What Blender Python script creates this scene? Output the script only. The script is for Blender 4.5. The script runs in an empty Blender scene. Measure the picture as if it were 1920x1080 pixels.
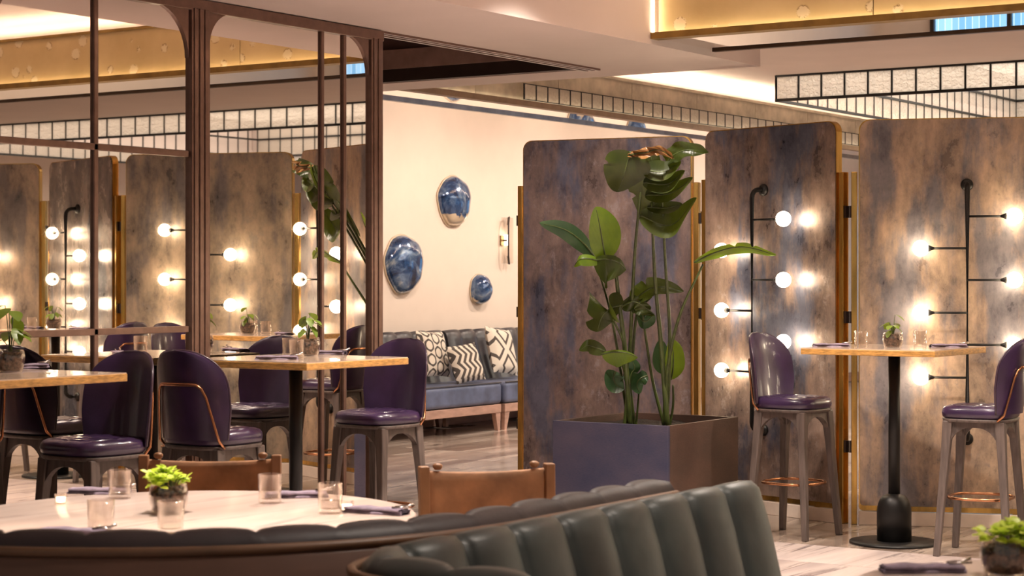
import bpy, math, random
from mathutils import Vector, Matrix
random.seed(7)
PI = math.pi
sc = bpy.context.scene
C = sc.collection
CS, SN = math.cos(math.radians(33.5)), math.sin(math.radians(33.5))
FPX, HY, HC = 3650.0, 520.0, 1.45

# ------------------------------------------------------------------ camera, world, lights, exposure
cam_d = bpy.data.cameras.new('camera'); cam = bpy.data.objects.new('camera', cam_d); C.objects.link(cam)
cam.location = (0, 0, HC)
cam.rotation_euler = (PI / 2, 0, math.radians(33.5))
cam_d.sensor_width = 36; cam_d.lens = FPX / 1920 * 36; cam_d.shift_y = -20 / 1920
cam_d.clip_end = 200
cam_d.dof.use_dof = True; cam_d.dof.focus_distance = 11.0; cam_d.dof.aperture_fstop = 6.3
sc.camera = cam

w = bpy.data.worlds.new('world'); sc.world = w; w.use_nodes = True
w.node_tree.nodes['Background'].inputs[0].default_value = (1.0, 0.86, 0.75, 1)
w.node_tree.nodes['Background'].inputs[1].default_value = 0.24

def cw(Xc, Yc):
    return (CS * Xc - SN * Yc, SN * Xc + CS * Yc)
def W(px, py, Yc):
    x, y = cw((px - 960) / FPX * Yc, Yc)
    return Vector((x, y, HC - (py - HY) / FPX * Yc))
def PZ(px, py, z):
    Yc = FPX * (HC - z) / (py - HY)
    x, y = cw((px - 960) / FPX * Yc, Yc)
    return Vector((x, y, z))

def spot(x, y, power, size=1.9, blend=0.6, z=3.24, col=(1.0, 0.87, 0.75), r=0.06, aim=None):
    d = bpy.data.lights.new('downlight', 'SPOT'); d.energy = power; d.spot_size = size; d.spot_blend = blend
    d.color = col; d.shadow_soft_size = r
    o = bpy.data.objects.new('spot_beam', d); C.objects.link(o); o.location = (x, y, z)
    if aim is not None:
        o.rotation_euler = (Vector(aim) - o.location).to_track_quat('-Z', 'Y').to_euler()
    return o
def area(x, y, z, sx, sy, power, col=(1.0, 0.80, 0.60), aim=None, name='ceiling_panel_light'):
    d = bpy.data.lights.new(name, 'AREA'); d.shape = 'RECTANGLE'; d.size = sx; d.size_y = sy; d.energy = power; d.color = col
    o = bpy.data.objects.new(name, d); C.objects.link(o); o.location = (x, y, z)
    if aim is not None:
        o.rotation_euler = (Vector(aim) - o.location).to_track_quat('-Z', 'Y').to_euler()
    return o
# ceiling downlights over the tables and the banquette wall, plus an added spot by the plant
for x, y, p in ((-1.6, 4.6, 110), (-4.6, 6.4, 260), (-2.9, 7.4, 210), (-4.9, 8.3, 230), (-0.6, 7.6, 240),
                (-3.4, 8.9, 200), (-1.2, 9.0, 200), (2.0, 8.0, 160), (-7.4, 13.4, 300), (-7.4, 16.0, 300), (-6.9, 11.9, 130)):
    spot(x, y, p)
spot(-3.96, 4.3, 300, size=0.85, blend=0.5)
spot(-5.95, 8.5, 120, size=1.15, blend=0.9, z=2.76, aim=(-6.5, 11.1, 1.3), col=(1.0, 0.86, 0.76))  # extra spot under the beam, added to brighten the lampless screen and planter
# wall washers aimed at the cream wall
for y in (13.2, 15.2, 17.2, 19.2, 21.2):
    spot(-9.25, y, 98, size=2.3, blend=1.0, z=3.2, aim=(-11.1, y + 0.2, 1.1), col=(1.0, 0.86, 0.73))
sc.view_settings.view_transform = 'Standard'; sc.view_settings.look = 'None'
sc.view_settings.gamma = 1; sc.view_settings.use_curve_mapping = False
sc.view_settings.exposure = 0.66
sc.cycles.max_bounces = 10; sc.cycles.glossy_bounces = 6; sc.cycles.transmission_bounces = 8
sc.cycles.transparent_max_bounces = 12; sc.cycles.sample_clamp_indirect = 6
sc.cycles.use_denoising = True; sc.cycles.caustics_reflective = False; sc.cycles.caustics_refractive = False

# ------------------------------------------------------------------ materials
class NB:
    def __init__(s, name):
        m = bpy.data.materials.new(name); m.use_nodes = True; s.m = m; s.t = m.node_tree
        s.b = s.t.nodes['Principled BSDF']; s.out = s.t.nodes['Material Output']
    def n(s, typ, **kw):
        nd = s.t.nodes.new(typ)
        for k, v in kw.items():
            if k.startswith('i_'):
                key = k[2:]; key = int(key) if key.isdigit() else key.replace('_', ' ')
                if isinstance(v, tuple) and len(v) == 2 and hasattr(v[0], 'outputs'): s.t.links.new(v[0].outputs[v[1]], nd.inputs[key])
                elif hasattr(v, 'outputs'): s.t.links.new(v.outputs[0], nd.inputs[key])
                else: nd.inputs[key].default_value = v
            else: setattr(nd, k, v)
        return nd
    def l(s, a, ao, b, bi): s.t.links.new(a.outputs[ao], b.inputs[bi])
    def math(s, op, a, b=0.0, c=0.0):
        return s.n('ShaderNodeMath', operation=op, i_0=a, i_1=b, i_2=c)
    def coord(s, scale=(1, 1, 1), kind='Object', rot=(0, 0, 0), rnd=0.0):
        tc = s.n('ShaderNodeTexCoord'); mp = s.n('ShaderNodeMapping'); s.l(tc, kind, mp, 0)
        mp.inputs['Scale'].default_value = scale; mp.inputs['Rotation'].default_value = rot
        if rnd:
            oi = s.n('ShaderNodeObjectInfo'); ml = s.math('MULTIPLY', (oi, 'Random'), rnd)
            cb = s.n('ShaderNodeCombineXYZ', i_0=ml, i_1=ml, i_2=ml); s.l(cb, 0, mp, 'Location')
        return mp
    def ramp(s, fac, stops):
        r = s.n('ShaderNodeValToRGB'); s.l(fac, 0, r, 0)
        e = r.color_ramp.elements
        while len(e) < len(stops): e.new(0.5)
        for i, (p, c) in enumerate(stops): e[i].position = p; e[i].color = (*c, 1) if len(c) == 3 else c
        return r
    def noise(s, vec, scale, detail=4, rough=0.55, dist=0.0):
        nd = s.n('ShaderNodeTexNoise'); s.l(vec, 0, nd, 'Vector'); nd.inputs['Scale'].default_value = scale
        nd.inputs['Detail'].default_value = detail; nd.inputs['Roughness'].default_value = rough; nd.inputs['Distortion'].default_value = dist
        return nd
    def mix(s, fac, a, b, mode='MIX'):
        nd = s.n('ShaderNodeMix', data_type='RGBA', blend_type=mode)
        for key, v in ((0, fac), (6, a), (7, b)):
            if hasattr(v, 'outputs'): s.l(v, 0, nd, key)
            else: nd.inputs[key].default_value = v if not isinstance(v, tuple) or len(v) == 4 else (*v, 1)
        r = s.n('NodeReroute'); s.t.links.new(nd.outputs[2], r.inputs[0]); return r
    def bump(s, h, strength=0.2, dist=0.01):
        bp = s.n('ShaderNodeBump'); bp.inputs['Strength'].default_value = strength; bp.inputs['Distance'].default_value = dist
        s.l(h, 0, bp, 'Height'); s.l(bp, 0, s.b, 'Normal')
    def set(s, **kw):
        for k, v in kw.items():
            key = k.replace('_', ' ')
            if hasattr(v, 'outputs'): s.l(v, 0, s.b, key)
            else: s.b.inputs[key].default_value = (*v, 1) if isinstance(v, tuple) and len(v) == 3 else v
        return s

def simple(name, col, rough=0.5, metal=0.0, var=0.12, scale=8.0, bump=0.0, bscale=80.0, stretch=(1, 1, 1), coat=0.0, spec=0.5, **kw):
    s = NB(name); v = s.coord(stretch)
    nz = s.noise(v, scale, 3)
    c2 = tuple(max(0, c * (1 - var * 2)) for c in col); c1 = tuple(min(1, c * (1 + var)) for c in col)
    s.set(Base_Color=s.ramp(nz, [(0.3, c2), (0.7, c1)]), Roughness=rough, Metallic=metal)
    s.b.inputs['Coat Weight'].default_value = coat; s.b.inputs['Specular IOR Level'].default_value = spec
    if bump: s.bump(s.noise(v, bscale, 2), bump, 0.005)
    for k, x in kw.items(): s.b.inputs[k.replace('_', ' ')].default_value = x
    return s.m
def emit(name, col, strength):
    s = NB(name); s.set(Base_Color=(0.8, 0.8, 0.8), Emission_Color=col, Emission_Strength=strength); return s.m

M = {}
M['wall'] = simple('cream_plaster', (0.80, 0.675, 0.575), 0.75, var=0.02, scale=3, bump=0.03)
M['ceil'] = simple('ceiling_paint', (0.71, 0.605, 0.565), 0.8, var=0.02, scale=2)
M['frame'] = simple('bronze_brown_metal', (0.185, 0.105, 0.078), 0.28, metal=0.45, var=0.1, scale=20)
M['frame_dark'] = simple('dark_brown_metal', (0.035, 0.020, 0.016), 0.4, metal=0.3)
M['recess'] = simple('dark_brown_paint', (0.12, 0.07, 0.065), 0.6)
M['recess2'] = simple('mid_brown_paint', (0.34, 0.21, 0.18), 0.6)
M['brass'] = simple('brushed_brass', (0.74, 0.46, 0.13), 0.22, metal=0.95, var=0.2, scale=3, stretch=(6, 6, 1))
M['brassdk'] = simple('old_brass', (0.30, 0.185, 0.05), 0.4, metal=0.6, var=0.15)
M['trimdk'] = simple('dark_bronze_trim', (0.06, 0.03, 0.014), 0.45, metal=0.4)
M['silver'] = simple('silver_rail', (0.34, 0.32, 0.32), 0.35, metal=0.8)
M['copper'] = simple('copper_tube', (0.48, 0.22, 0.11), 0.25, metal=0.95)
M['black'] = simple('black_metal', (0.013, 0.012, 0.012), 0.42, metal=0.4)
M['legs'] = simple('grey_brown_stained_wood', (0.105, 0.078, 0.068), 0.5, var=0.2, scale=5, stretch=(8, 8, 1))
M['purple'] = simple('purple_leather', (0.036, 0.017, 0.053), 0.30, var=0.25, scale=5, bump=0.08, bscale=160, coat=0.25)
M['piping'] = simple('dark_leather_piping', (0.045, 0.024, 0.038), 0.3)
M['teal'] = simple('green_grey_leather', (0.045, 0.057, 0.054), 0.45, var=0.25, scale=4, bump=0.10, bscale=60, coat=0.0)
M['darkleather'] = simple('charcoal_plum_leather', (0.034, 0.027, 0.031), 0.5, var=0.2, scale=4, bump=0.1, bscale=60)
M['boothback'] = simple('brown_booth_panel', (0.135, 0.070, 0.048), 0.45, var=0.15, scale=2, stretch=(1, 1, 4))
M['boothtrim'] = simple('tan_piping', (0.16, 0.085, 0.045), 0.45)
M['bluevelvet'] = simple('slate_blue_leather', (0.095, 0.115, 0.195), 0.42, var=0.2, scale=6, bump=0.15, bscale=20, coat=0.1)
M['greyleather'] = simple('grey_brown_leather', (0.050, 0.046, 0.052), 0.36, var=0.2, scale=6, coat=0.15)
M['palewood'] = simple('pinkish_pale_wood', (0.42, 0.25, 0.19), 0.45, var=0.12, scale=6, stretch=(4, 1, 4))
M['tan'] = simple('tan_suede', (0.38, 0.18, 0.08), 0.7, var=0.2, scale=9, bump=0.2, bscale=50)
M['tanwood'] = simple('tan_oak', (0.34, 0.16, 0.07), 0.45, var=0.2, scale=6)
M['napkin'] = simple('lilac_grey_linen', (0.27, 0.21, 0.27), 0.9, var=0.2, scale=30, bump=0.3, bscale=300)
M['cutlery'] = simple('steel_cutlery', (0.5, 0.45, 0.42), 0.25, metal=1.0)
M['soil'] = simple('pebbles_and_soil', (0.13, 0.075, 0.05), 0.7, var=0.6, scale=70, bump=1.0, bscale=90)
M['stem'] = simple('green_stem', (0.060, 0.082, 0.018), 0.42, var=0.25, scale=10, stretch=(6, 6, 0.5))
M['woodedge'] = simple('honey_oak_edge', (0.52, 0.27, 0.075), 0.4, var=0.22, scale=5, stretch=(6, 6, 30), coat=0.2)
M['tabletop'] = simple('pale_sealed_top', (0.56, 0.42, 0.32), 0.16, var=0.06, scale=4, coat=0.4)
M['bulb'] = emit('opal_bulb_glow', (1.0, 0.80, 0.55), 26.0)
M['led'] = emit('warm_led_strip', (1.0, 0.80, 0.52), 11.0)
M['ledsoft'] = emit('warm_led_strip_soft', (1.0, 0.82, 0.56), 12.0)
M['ledtop'] = emit('cove_led', (1.0, 0.84, 0.60), 42.0)
M['paneglow'] = emit('added_pane_glow', (1.0, 0.84, 0.60), 3.0)
M['candle'] = emit('candle_glow', (1.0, 0.72, 0.42), 3.0)
M['sconceglow'] = emit('sconce_tube_glow', (1.0, 0.82, 0.60), 9.0)
M['dltrim'] = simple('white_fixture', (0.7, 0.65, 0.6), 0.4)

s = NB('mirror_glass'); s.set(Base_Color=(0.80, 0.74, 0.69), Metallic=1.0, Roughness=0.012)
M['mirror'] = s.m
s = NB('soffit_mirror'); s.set(Base_Color=(0.93, 0.88, 0.82), Metallic=1.0, Roughness=0.02)
M['mirror2'] = s.m
def thin_glass(name, tint, k):
    s = NB(name); s.t.nodes.remove(s.b)
    tp = s.n('ShaderNodeBsdfTransparent'); tp.inputs[0].default_value = (*tint, 1)
    gl = s.n('ShaderNodeBsdfGlossy'); gl.inputs['Roughness'].default_value = 0.03; gl.inputs[0].default_value = (1, 0.97, 0.94, 1)
    lw = s.n('ShaderNodeLayerWeight'); lw.inputs[0].default_value = k
    ms = s.n('ShaderNodeMixShader'); s.l(lw, 'Facing' if False else 1, ms, 0); s.l(tp, 0, ms, 1); s.l(gl, 0, ms, 2); s.l(ms, 0, s.out, 0)
    ramp = s.n('ShaderNodeMapRange'); s.l(lw, 1, ramp, 0); ramp.inputs[1].default_value = 0.35; ramp.inputs[3].default_value = 0.045; ramp.inputs[4].default_value = 0.9; s.l(ramp, 0, ms, 0)
    return s.m
M['glass'] = thin_glass('clear_glass', (0.97, 0.95, 0.93), 0.5)
M['water'] = thin_glass('water', (0.93, 0.91, 0.90), 0.6)

def leafmat(name, c1, c2, trans=(0.25, 0.4, 0.03), rough=0.36, tf=0.3):
    s = NB(name); v = s.coord((1, 1, 1), rnd=5.0)
    nz = s.noise(v, 9, 3); wv = s.n('ShaderNodeTexWave'); s.l(s.coord((1, 1, 1)), 0, wv, 'Vector')
    wv.inputs['Scale'].default_value = 22; wv.inputs['Distortion'].default_value = 2
    c = s.ramp(nz, [(0.3, c1), (0.7, c2)])
    s.set(Base_Color=c, Roughness=rough); s.bump(wv, 0.10, 0.004)
    tr = s.n('ShaderNodeBsdfTranslucent'); tr.inputs[0].default_value = (*trans, 1)
    ms = s.n('ShaderNodeMixShader'); ms.inputs[0].default_value = tf
    s.l(s.b, 0, ms, 1); s.l(tr, 0, ms, 2); s.l(ms, 0, s.out, 0)
    return s.m
M['leaf'] = leafmat('dark_green_leaf', (0.016, 0.028, 0.006), (0.044, 0.058, 0.010), (0.14, 0.19, 0.015))
M['leafbright'] = leafmat('fresh_green_leaf', (0.055, 0.12, 0.010), (0.13, 0.21, 0.015), (0.38, 0.52, 0.02), tf=0.3)
M['leafdeep'] = leafmat('deep_green_leaf', (0.018, 0.045, 0.022), (0.04, 0.08, 0.03), (0.06, 0.15, 0.03))
M['leafbrown'] = leafmat('dry_brown_leaf_edge', (0.20, 0.09, 0.03), (0.30, 0.15, 0.05), (0.3, 0.15, 0.05))
M['lime'] = leafmat('lime_leaf', (0.50, 0.62, 0.06), (0.70, 0.80, 0.14), (0.6, 0.8, 0.08), tf=0.35)
M['potleaf'] = leafmat('pot_leaf', (0.10, 0.17, 0.02), (0.20, 0.28, 0.04), (0.3, 0.4, 0.03), tf=0.25)

def marble(name, base, vein, dark, rough=0.16, rot=0.0, sc_=1.0, rnd=20.0):
    s = NB(name); v = s.coord((1.0 * sc_, 0.10 * sc_, 1.0), rot=(0, 0, rot), rnd=rnd)
    n1 = s.noise(v, 3.2, 7, 0.62, 0.9); n2 = s.noise(v, 9.0, 5, 0.6, 1.6); n3 = s.noise(v, 1.1, 3, 0.5, 0.3)
    a = s.ramp(n1, [(0.40, (0, 0, 0)), (0.60, (1, 1, 1))])
    c = s.mix(a, vein, base)
    k = s.ramp(n2, [(0.30, (1, 1, 1)), (0.43, (0, 0, 0))])
    c = s.mix(k, c, dark)
    kk = s.ramp(n3, [(0.35, (0.80, 0.78, 0.76)), (0.7, (1, 1, 1))])
    c = s.mix(1.0, c, kk, 'MULTIPLY')
    s.set(Base_Color=c, Roughness=rough)
    return s.m
M['floor_a'] = marble('streaked_marble_tile', (0.54, 0.44, 0.37), (0.22, 0.16, 0.13), (0.085, 0.06, 0.05))
M['floor_b'] = marble('streaked_marble_tile_crosswise', (0.54, 0.44, 0.37), (0.22, 0.16, 0.13), (0.085, 0.06, 0.05), rot=0.62)
M['floor_c'] = marble('pale_veined_tile', (0.74, 0.62, 0.57), (0.50, 0.41, 0.39), (0.22, 0.17, 0.17), rot=0.25, sc_=0.8)
M['floor_d'] = marble('pale_veined_tile_crosswise', (0.74, 0.62, 0.57), (0.50, 0.41, 0.39), (0.22, 0.17, 0.17), rot=0.9, sc_=0.8)
M['grout'] = simple('grout', (0.34, 0.28, 0.24), 0.8)
M['plinth'] = simple('white_marble_kerb', (0.74, 0.62, 0.53), 0.3, var=0.06)
M['topmarble'] = marble('pale_marble_top', (0.76, 0.62, 0.55), (0.66, 0.52, 0.46), (0.52, 0.40, 0.37), rough=0.22, sc_=1.3, rnd=0.0)
M['topmarble2'] = marble('veined_marble_top', (0.74, 0.60, 0.54), (0.55, 0.43, 0.40), (0.33, 0.25, 0.25), rough=0.22, sc_=2.2, rnd=0.0, rot=0.5)

def patina(name, cols, shift, streak=0.38, rough=(0.22, 0.5), metal=0.15):
    """cols: cool dark, warm mid, warm light, scuff"""
    s = NB(name)
    def cd(sc3, k): v = s.coord(sc3); v.inputs['Location'].default_value = (shift * k, shift * 1.7, shift * 0.6 * k); return v
    vbig = cd((1.0, 1.0, streak), 1.0); vmid = cd((1.0, 1.0, streak * 1.5), 1.3); vfine = cd((1, 1, 0.75), 2.1); vstr = cd((1, 1, 0.10), 0.7)
    big = s.noise(vbig, 2.6, 9, 0.62, 0.1); mid = s.noise(vmid, 5.5, 10, 0.72, 0.15); fine = s.noise(vfine, 13, 10, 0.75, 0.2); strk = s.noise(vstr, 11, 6, 0.6, 0)
    f1 = s.math('ADD', s.math('MULTIPLY', big, 0.75), s.math('MULTIPLY', strk, 0.25))
    a = s.ramp(f1, [(0.43, cols[0]), (0.50, cols[1]), (0.60, cols[2])])
    b = s.ramp(mid, [(0.36, (0.45, 0.46, 0.50)), (0.5, (0.92, 0.92, 0.92)), (0.64, (1.3, 1.26, 1.22))])
    c = s.mix(1.0, a, b, 'MULTIPLY')
    k = s.math('MULTIPLY', s.ramp(fine, [(0.55, (0, 0, 0)), (0.64, (1, 1, 1))]), s.ramp(big, [(0.45, (0.12, 0.12, 0.12)), (0.6, (0.7, 0.7, 0.7))]))
    c = s.mix(k, c, cols[3])
    k2 = s.ramp(fine, [(0.33, (1, 1, 1)), (0.43, (0, 0, 0))])
    c = s.mix(s.math('MULTIPLY', k2, 0.55), c, tuple(q * .45 for q in cols[0]))
    s.set(Base_Color=c, Metallic=metal)
    r = s.n('ShaderNodeMapRange'); s.l(mid, 0, r, 0); r.inputs[1].default_value = .3; r.inputs[2].default_value = .7; r.inputs[3].default_value = rough[0]; r.inputs[4].default_value = rough[1]
    s.set(Roughness=r); s.bump(fine, 0.12, 0.004)
    return s.m
PAT = [patina('patina_violet_brown', ((0.13, 0.13, 0.185), (0.245, 0.175, 0.165), (0.33, 0.235, 0.205), (0.46, 0.39, 0.41)), 2.0),
       patina('patina_blue_brown', ((0.11, 0.115, 0.16), (0.26, 0.185, 0.155), (0.36, 0.265, 0.22), (0.50, 0.41, 0.38)), 7.3, metal=.3),
       patina('patina_tan', ((0.19, 0.17, 0.18), (0.38, 0.27, 0.20), (0.48, 0.35, 0.245), (0.24, 0.20, 0.20)), 12.1),
       patina('patina_grey_tan', ((0.15, 0.135, 0.135), (0.27, 0.215, 0.165), (0.34, 0.27, 0.20), (0.20, 0.18, 0.17)), 5.9),
       patina('patina_silver_blue', ((0.10, 0.105, 0.13), (0.25, 0.21, 0.19), (0.30, 0.26, 0.24), (0.45, 0.40, 0.38)), 9.7, metal=.4, rough=(.15, .35)),
       patina('patina_umber', ((0.14, 0.12, 0.115), (0.26, 0.195, 0.15), (0.32, 0.245, 0.185), (0.18, 0.14, 0.14)), 15.2)]
def canvas(name, c1, c2):
    s = NB(name); a = s.noise(s.coord((1, 1, 1.6)), 2.2, 6, 0.6); b = s.noise(s.coord((6, 6, 55)), 9, 4, 0.6); d = s.noise(s.coord((55, 55, 8)), 9, 3, 0.6)
    f = s.math('ADD', s.math('MULTIPLY', a, 0.7), s.math('MULTIPLY', b, 0.3))
    s.set(Base_Color=s.ramp(f, [(0.38, c1), (0.62, c2)]), Roughness=0.62); s.bump(s.math('ADD', b, d), 0.35, 0.004); return s.m
M['planter_blue'] = canvas('planter_indigo', (0.026, 0.030, 0.070), (0.068, 0.056, 0.090))
M['planter_brown'] = canvas('planter_rust_brown', (0.050, 0.028, 0.020), (0.105, 0.055, 0.038))

s = NB('gold_fossil_stone'); v = s.coord((1, 1, 1), rnd=4.0)
n1 = s.noise(v, 2.5, 4, 0.6); n2 = s.noise(v, 26, 6, 0.7, 0.5)
vo = s.n('ShaderNodeTexVoronoi'); s.l(v, 0, vo, 'Vector'); vo.inputs['Scale'].default_value = 6.5
c = s.ramp(n1, [(0.3, (0.50, 0.36, 0.17)), (0.7, (0.62, 0.46, 0.24))])
dm = s.math('ADD', (vo, 'Distance'), s.math('MULTIPLY', n2, 0.35))
c = s.mix(s.ramp(dm, [(0.40, (1, 1, 1)), (0.45, (0, 0, 0))]), c, (0.66, 0.53, 0.34))
c = s.mix(s.math('MULTIPLY', s.ramp(dm, [(0.40, (0, 0, 0)), (0.44, (1, 1, 1)), (0.48, (0, 0, 0))]), s.ramp(n2, [(0.48, (0, 0, 0)), (0.56, (1, 1, 1))])), c, (0.22, 0.13, 0.06))
s.set(Base_Color=c, Roughness=0.45, Metallic=0.15); s.bump(n2, 0.15, 0.01)
M['stone'] = s.m
M['stone2'] = simple('beige_travertine', (0.50, 0.42, 0.32), 0.6, var=0.18, scale=5, bump=0.25, bscale=18)

s = NB('hammered_glass'); v = s.coord((1, 1, 1)); nz = s.noise(v, 34, 2, 0.5, 0.6)
s.set(Base_Color=(0.95, 0.92, 0.87), Roughness=0.12); s.bump(nz, 0.9, 0.03)
tr = s.n('ShaderNodeBsdfTranslucent'); tr.inputs[0].default_value = (0.95, 0.91, 0.86, 1)
tp = s.n('ShaderNodeBsdfTransparent'); tp.inputs[0].default_value = (0.96, 0.93, 0.9, 1)
bp = [n for n in s.t.nodes if n.type == 'BUMP'][0]; s.l(bp, 0, tr, 'Normal')
m1 = s.n('ShaderNodeMixShader'); m1.inputs[0].default_value = 0.42; s.l(tr, 0, m1, 1); s.l(tp, 0, m1, 2)
m2 = s.n('ShaderNodeMixShader'); m2.inputs[0].default_value = 0.28; s.l(m1, 0, m2, 1); s.l(s.b, 0, m2, 2); s.l(m2, 0, s.out, 0)
M['pane'] = s.m

s = NB('blue_glazed_ceramic'); v = s.coord((1, 1, 1), rnd=9.0)
n1 = s.noise(v, 5.0, 6, 0.65, 1.2)
c = s.ramp(n1, [(0.33, (0.004, 0.010, 0.035)), (0.47, (0.02, 0.06, 0.17)), (0.56, (0.10, 0.17, 0.30)), (0.68, (0.35, 0.40, 0.46))])
v2 = s.coord((0.6, 1, 1), kind='Object'); sx = s.n('ShaderNodeSeparateXYZ'); s.l(v2, 0, sx, 0)
n2 = s.noise(v, 4.0, 4, 0.6, 0.5)
low = s.math('ADD', s.math('MULTIPLY', (sx, 2), -2.6), s.math('MULTIPLY', n2, 1.0))
c = s.mix(s.ramp(low, [(0.86, (0, 0, 0)), (0.90, (1, 1, 1))]), c, (0.62, 0.50, 0.36))
s.set(Base_Color=c, Roughness=0.10, Metallic=0.35); s.b.inputs['Coat Weight'].default_value = 0.8; s.bump(n1, 0.15, 0.02)
M['shell'] = s.m
s = NB('cream_glazed_rim'); s.set(Base_Color=(0.62, 0.50, 0.36), Roughness=0.15); M['shellrim'] = s.m

CRM, DRK = (0.74, 0.66, 0.56), (0.085, 0.070, 0.062)
def cushmat(kind):
    s = NB('patterned_cushion_' + kind); v = s.coord((1, 1, 1)); sx = s.n('ShaderNodeSeparateXYZ'); s.l(v, 0, sx, 0)
    X, Z = (sx, 0), (sx, 2)
    if kind == 'chevron':
        tri = s.math('ABSOLUTE', s.math('SUBTRACT', s.math('FRACT', s.math('MULTIPLY', Z, 7.0)), 0.5))
        t = s.math('FRACT', s.math('ADD', s.math('MULTIPLY', X, 15.0), s.math('MULTIPLY', tri, 1.5)))
        f = s.math('GREATER_THAN', t, 0.5)
    elif kind == 'diamond':
        a = s.math('ABSOLUTE', s.math('SUBTRACT', s.math('FRACT', s.math('ADD', s.math('MULTIPLY', s.math('ADD', X, Z), 3.0), 0.5)), 0.5))
        b = s.math('ABSOLUTE', s.math('SUBTRACT', s.math('FRACT', s.math('ADD', s.math('MULTIPLY', s.math('SUBTRACT', X, Z), 3.0), 0.5)), 0.5))
        mn = s.math('MINIMUM', a, b)
        f = s.math('MULTIPLY', s.math('GREATER_THAN', mn, 0.12), s.math('LESS_THAN', mn, 0.24))
    else:
        k = 52.0
        def wv(ax, az): return s.math('COSINE', s.math('ADD', s.math('MULTIPLY', X, ax * k), s.math('MULTIPLY', Z, az * k)))
        sm = s.math('ADD', s.math('ADD', wv(1, 0), wv(-0.5, 0.866)), wv(-0.5, -0.866))
        f = s.math('MULTIPLY', s.math('GREATER_THAN', sm, -0.95), s.math('LESS_THAN', sm, 0.35))
    v2 = s.coord((1, 1, 1)); nz = s.noise(v2, 140, 2)
    s.set(Base_Color=s.mix(f, CRM, DRK), Roughness=0.95); s.bump(nz, 0.4, 0.004)
    return s.m
for k in ('chevron', 'diamond', 'honeycomb'): M[k] = cushmat(k)

s = NB('city_daylight'); v = s.coord((1, 1, 1)); br = s.n('ShaderNodeTexBrick'); s.l(v, 0, br, 0)
br.inputs['Scale'].default_value = 5; br.inputs['Color1'].default_value = (0.10, 0.30, 0.55, 1); br.inputs['Color2'].default_value = (0.30, 0.55, 0.85, 1); br.inputs['Mortar'].default_value = (0.75, 0.9, 1.0, 1)
s.set(Base_Color=(0, 0, 0), Emission_Color=br, Emission_Strength=1.2); M['city'] = s.m

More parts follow.
